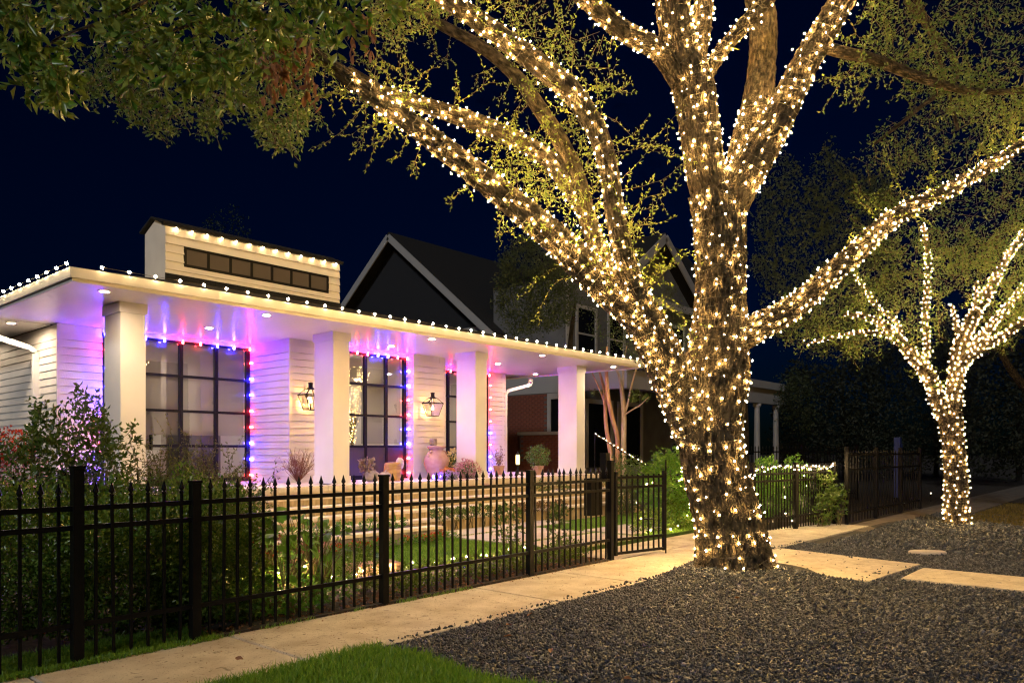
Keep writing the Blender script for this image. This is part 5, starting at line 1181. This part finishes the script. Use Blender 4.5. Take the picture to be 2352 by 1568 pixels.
w = MB().box((19.93, 15.74, .9), (19.998, 15.88, 3.4)).box((19.93, 15.24, 3.2), (19.998, 15.739, 3.4)).build("window", M["greytrim"], nb)
MB().box((19.96, 15.24, .9), (19.998, 15.739, 3.199)).build("pane", M["darkglass"], w)

# crape myrtle with bare stems
my = thing("crape_myrtle", "multi-stem crape myrtle with smooth orange and cream stems beyond the porch", "tree", (17.6, 11.3, 0))
def mp(l, d, m, nm="stem"):
    A = np.array([[*PW((1300+x/4.9)*.98, (800+y/4.9)*.98, d+dz), r*0.80] for x, y, r, dz in l]); put(nm, bark_mesh(nm, A, 14, .06, m, .003, 0, d), my)
dm = 20.6
mp([(690, 1900, .085, 0), (655, 1400, .075, 0), (620, 1150, .07, .1), (590, 950, .065, .1), (572, 600, .055, .2), (530, 400, .04, .3), (480, 250, .03, .3), (430, 100, .02, .3)], dm, M["myrtle"])
mp([(740, 1900, .09, .1), (722, 1310, .08, .1), (715, 1080, .075, 0), (655, 850, .075, -.1), (610, 600, .07, -.2), (592, 300, .055, -.2), (600, 60, .04, -.3)], dm, M["myrtle"])
mp([(800, 1900, .10, .2), (792, 1330, .09, .2), (795, 850, .085, .25), (775, 600, .075, .3), (740, 400, .05, .4), (690, 290, .04, .4), (620, 150, .02, .4)], dm, M["myrtlepale"])
mp([(800, 840, .04, .25), (845, 700, .04, .2), (880, 520, .037, .1), (950, 270, .028, 0), (1000, 100, .02, 0)], dm, M["myrtlepale"])
mp([(775, 640, .05, .3), (785, 450, .045, .4), (790, 250, .035, .5), (830, 50, .02, .5)], dm, M["myrtlepale"])
mp([(805, 840, .03, .2), (880, 790, .024, 0), (980, 730, .018, -.2), (1080, 640, .008, -.3)], dm, M["myrtlepale"])
mp([(570, 700, .035, .2), (520, 560, .028, .2), (440, 380, .022, .1), (390, 260, .016, 0)], dm, M["myrtle"])
lv, tw = Leaves(), Twigs()
for (x, y, n) in ((980, 680, 8), (900, 680, 6), (1040, 640, 5), (480, 590, 3), (420, 330, 3), (560, 320, 4), (860, 600, 4)):
    for _ in range(n): spray(lv, tw, PW((1300+x/4.9)*.98, (800+y/4.9)*.98, dm-.1), (RG.normal(), RG.normal(), .3), .25, .06, .03, 2, 2, .004)
clump(lv, [(1360, 800), (1380, 700), (1480, 720), (1500, 830), (1430, 850)], 20, 21.2, 60, .07, .03, 9, .2, tw)
lv.build("crown", M["oakleaf"], my); tw.build("twigs", M["twig"], my)
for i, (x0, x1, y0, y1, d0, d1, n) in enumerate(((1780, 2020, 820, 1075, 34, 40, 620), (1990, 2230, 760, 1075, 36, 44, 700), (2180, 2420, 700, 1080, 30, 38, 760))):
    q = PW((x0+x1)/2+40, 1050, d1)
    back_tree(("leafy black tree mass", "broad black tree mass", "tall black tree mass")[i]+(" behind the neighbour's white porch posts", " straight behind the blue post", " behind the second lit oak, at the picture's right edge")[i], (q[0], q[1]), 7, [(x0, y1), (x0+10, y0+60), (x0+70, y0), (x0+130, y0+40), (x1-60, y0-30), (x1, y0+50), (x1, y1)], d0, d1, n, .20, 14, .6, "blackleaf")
# post far right, the blue light on it put into its colour
q = PW(2062, 1060, 24); o = MB().box((q[0]-.09, q[1]-.09, 0), (q[0]+.09, q[1]+.09, 1.9)).box((q[0]+.12, q[1]-.09, .2), (q[0]+.2, q[1]+.05, 1.7)).build("blue_post", M["bluelight"]); tag(o, "narrow post in the dark beyond the fence, blue light put into its colour", "post")

# ================================================================== SHRUBS AND BEDS
def bush(name, label, blobs, leafL, leafW, m, cat="bush", stems=10, group=None, sprigs=0, sl=.5):
    c0 = blobs[0][0]; t = thing(name, label, cat, (c0[0], c0[1], 0.02), group); lv, tw = Leaves(), Twigs()
    for c, r, n in blobs:
        blob(lv, c, r, n, leafL, leafW, .45)
        for _ in range(stems):
            e = np.array(c)+RG.normal(size=3)*np.array(r)*.35; b0 = np.array([c[0]+RG.normal()*.05, c[1]+RG.normal()*.05, .0]); tw.add(np.array([b0, (b0+e)/2+RG.normal(size=3)*.03, e]), .010, .004)
        for _ in range(sprigs):
            d = unit(RG.normal(size=3)*np.array([.8, .8, .2])+np.array([0, 0, 1.0])); spray(lv, tw, np.array(c)+d*np.array(r)*.8, d, RG.uniform(.4, 1)*sl, leafL, leafW, 2, 2, .004, 0, .6, .05)
    lv.build("foliage", m, t); tw.build("stems", M["twig"], t); return t
bush("hedge_shrub", "dense dark glossy hedge shrub pressed against the fence", [((2.6, 6.55, .55), (.75, .5, .62), 11000), ((3.15, 6.35, .62), (.58, .42, .64), 10000), ((3.3, 6.30, .30), (.5, .40, .36), 4500), ((2.0, 6.9, .6), (.8, .5, .64), 9000)], .044, .023, M["hedge"], "hedge", 14, None, 10, .22)
bush("hedge_shrub", "dark hedge shrub at the picture's lower left behind the fence", [((1.3, 7.0, .65), (.9, .5, .65), 7500), ((.4, 7.2, .6), (.8, .5, .6), 3500)], .040, .021, M["hedge"], "hedge", 12, None, 8, .22)
q = PW(160, 1010, 7.6)
bush("tall_shrub", "tall upright dark-leaved shrub in front of the house corner", [((q[0], q[1], 1.45), (.42, .42, .50), 900), ((q[0]-.3, q[1]-.25, 1.15), (.36, .36, .42), 520), ((q[0]+.3, q[1]+.05, 1.25), (.34, .36, .45), 600), ((q[0]+.05, q[1], .7), (.6, .5, .5), 900)], .075, .032, M["shrub"], "shrub", 12, None, 12, .42)
q = PW(400, 1100, 7.6)
t = thing("wispy_shrub", "airy wispy shrub with tiny leaves in front of the near window", "shrub", (q[0], q[1], 0)); lv, tw = Leaves(), Twigs()
for k in range(58):
    x = RG.uniform(285, 560); hgt = 1120 - (150*math.exp(-((x-340)/40)**2) + 90*math.exp(-((x-460)/60)**2) + 45)*RG.uniform(.4, 1.0)
    b0 = PW(x, 1160, RG.uniform(7.1, 8.2)); e = PW(x+RG.normal()*25, hgt, RG.uniform(7.1, 8.2)); d = e-b0
    spray(lv, tw, b0, d, float(np.linalg.norm(d)), .032, .015, 4, 2, .005, 0, .6, .05)
    if k % 3 == 0: tw.add(np.array([(b0[0], b0[1], 0), b0]), .008, .005)
lv.build("foliage", leafmat("wispy_leaf", (.07, .10, .02), (.20, .18, .06), .5), t); tw.build("stems", M["twig"], t)
q = PW(520, 1110, 7.4)
bush("green_shrub", "yellow-green shrub right of the hedge below the red and blue window string", [((q[0], q[1], .80), (.42, .40, .36), 2600), ((q[0]-.5, q[1]+.25, .85), (.5, .4, .36), 2200), ((q[0]+.02, q[1]-.1, .4), (.45, .35, .4), 2000)], .042, .020, M["shrub"], "shrub", 10, None, 14, .3)
# broad-leaved plants: every leaf its own piece
bl = leaf_mesh("leaf", .15, .115, M["bright"], .18)
def broad(label, px0, px1, py0, py1, d0, d1, n, s0=.6, s1=1.15, m=bl):
    c = PW((px0+px1)/2, py1, (d0+d1)/2); t = thing("broad_leaf_plant", label, "plant", (c[0], c[1], 0.02), "broad-leaved plants behind the fence"); tw = Twigs()
    for k in range(n):
        q = PW(RG.uniform(px0, px1), RG.uniform(py0, py1), RG.uniform(d0, d1)); q[2] = max(q[2], .12); b0 = np.array([c[0]+RG.normal()*.06, c[1]+RG.normal()*.06, .03])
        tw.add(np.array([b0, (b0+q)/2+np.array([0, 0, .05]), q]), .006, .003)
        put("leaf", m, t, q, (RG.normal()*.5, .35+RG.normal()*.35, RG.uniform(0, 6.28)), float(RG.uniform(s0, s1)))
    tw.build("stems", M["twig"], t)
broad("tall broad-leaved plant with drooping leaves against the stone steps", 635, 790, 1165, 1270, 7.0, 7.5, 46)
broad("low bright broad-leaved plant lit from below behind the fence", 560, 740, 1225, 1350, 6.6, 7.3, 70)
broad("bright leafy plant at the hedge's edge behind the fence", 555, 640, 1175, 1260, 6.7, 7.2, 34)
q = PW(650, 1310, 7.0)
flower("red_flowers", "red flowering stems among the broad-leaved plants", (*PW(650, 1195+25, 7.4)[:2], .55), (.40, .2, .10), 160, .035, .022, M["red"])
flower("pink_flowers", "pale pink blooms among the broad-leaved plants by the stone block", (*PW(690, 1215, 7.6)[:2], .48), (.24, .2, .14), 220, .04, .03, M["pink"])
bush("low_shrub", "yellowish low shrub at the foot of the broad-leaved plants", [((q[0], q[1], .16), (.7, .35, .17), 1500)], .06, .03, M["bright"], "shrub", 6)
bush("boxwood_ball", "small round dark boxwood just behind the fence", [((4.98, 6.45, .26), (.26, .24, .26), 2600)], .022, .013, M["hedge"], "bush", 6)
bush("ground_cover", "low dark leafy ground cover along the fence, left half of the bed", [((5.2+.35*i, 6.2+.1*(i % 3), .10), (.28, .28, .13), 420) for i in range(5)], .045, .024, M["hedge"], "plant", 3)
bush("ground_cover", "low dark leafy ground cover along the fence, gate half of the bed", [((6.9+.33*i, 6.15+.12*(i % 3), .11), (.28, .28, .14), 420) for i in range(6)], .045, .024, M["hedge"], "plant", 3)
bush("upright_plant", "small upright green plant behind the fence in front of the pavers", [((7.62, 6.75, .42), (.20, .18, .34), 230)], .075, .04, M["shrub"], "plant", 5, None, 4, .2)
bush("upright_plant", "slimmer upright green plant next to the gate post", [((8.42, 6.55, .42), (.13, .13, .32), 150)], .075, .04, M["shrub"], "plant", 4, None, 3, .2)
# planting in front of the steps
for i, (u_, m_, lab) in enumerate(((4.9, "red", "row of red flowers at the foot of the planter wall, hedge end"), (6.2, "red", "red and yellow flowers in the middle of the planter wall"), (7.5, "red", "red flower clump at the paver end of the planter wall"))):
    t = thing("bedding_flowers", lab, "flowers", (u_+.5, 8.7, .05), "flowers along the planter wall"); lv = Leaves(); l2 = Leaves(); tw = Twigs()
    for k in range(7):
        c = (u_+.16*k, 8.68+RG.normal()*.03, .12); blob(l2, c, (.13, .10, .08), 110, .05, .025, .3)
        if k % 7 in (0, 2, 3, 5): blob(lv, (c[0], c[1], .17), (.09, .08, .05), 60, .035, .022, .5)
        tw.add(np.array([(c[0], c[1], .04), (c[0], c[1], .15)]), .006, .004)
    lv.build("blossoms", M[m_], t); l2.build("foliage", M["bright"], t); tw.build("stems", M["twig"], t)
bush("planter_plants", "sparse light green plants on the planter ledge below the steps", [((4.9+.5*i, 9.4, .33), (.20, .16, .10), 120) for i in range(7)], .06, .03, M["bright"], "plant", 2)
bush("step_shrub", "low loose shrub growing at the foot of the steps near the pavers", [((9.2+.36*i, 9.72, .36), (.22, .16, .10), 190) for i in range(4)], .055, .03, M["shrub"], "shrub", 4, None, 2, .08)
bush("step_shrub", "small shrub with russet leaves at the gate end of the steps", [((11.3+.42*i, 9.70, .35), (.22, .16, .09), 150) for i in range(4)], .06, .03, leafmat("russet_leaf", (.10, .08, .02), (.22, .11, .04)), "shrub", 4, None, 2, .08)
bush("step_shrub", "leafy shrub on the steps below the last column", [((12.95, 10.4, .66), (.16, .16, .13), 180), ((13.6, 10.35, .66), (.15, .15, .12), 140)], .055, .03, M["shrub"], "shrub", 4, None, 2, .1)
q = PW(1545, 1130, 14.2)
bush("bright_bush", "bright green leafy bush lit from within between the gate and the trunk", [((q[0], q[1], .80), (.62, .6, .70), 4600), ((q[0]+.7, q[1]-.5, .70), (.6, .5, .6), 2600)], .075, .042, M["bright"], "bush", 10, None, 8, .3)
bush("dark_shrub", "low dark shrub at the foot of the bright bush", [((11.7, 6.95, .22), (.6, .25, .24), 900), ((12.6, 6.9, .35), (.4, .3, .38), 900)], .06, .032, M["hedge"], "shrub", 5)
bush("rail_shrub", "leafy shrub behind the sloping handrail lights", [((14.9, 9.5, .75), (.55, .5, .6), 1800), ((14.1, 9.0, .55), (.5, .4, .5), 1300)], .06, .03, M["shrub"], "shrub", 8, None, 6, .3)
bush("fence_plant", "green plants with fresh shoots growing above the lit fence", [((13.6, 6.35, .75), (.55, .3, .62), 2200), ((14.6, 6.1, .72), (.6, .3, .60), 2400), ((15.5, 5.85, .70), (.5, .3, .55), 1800)], .075, .035, M["bright"], "plant", 8, None, 9, .35)
bush("fence_plant", "bright green plant spilling through the end of the lit fence", [((15.45, 5.22, .62), (.24, .22, .30), 170), ((15.75, 5.1, .38), (.26, .2, .26), 170), ((15.2, 5.25, .25), (.24, .2, .22), 120)], .10, .045, M["shrub"], "plant", 5, None, 9, .4)
q = PW(15, 1010, 10.5)
flower("red_shrub", "red-leaved shrub at the picture's left edge by the side wall", (q[0], q[1], 1.55), (.35, .3, .26), 500, .06, .035, M["red"], "shrub")
flower("pink_shrub", "pale pink flowering shrub below the red one at the left edge", (q[0]+.1, q[1], 1.20), (.42, .3, .26), 800, .05, .03, M["pink"], "shrub")
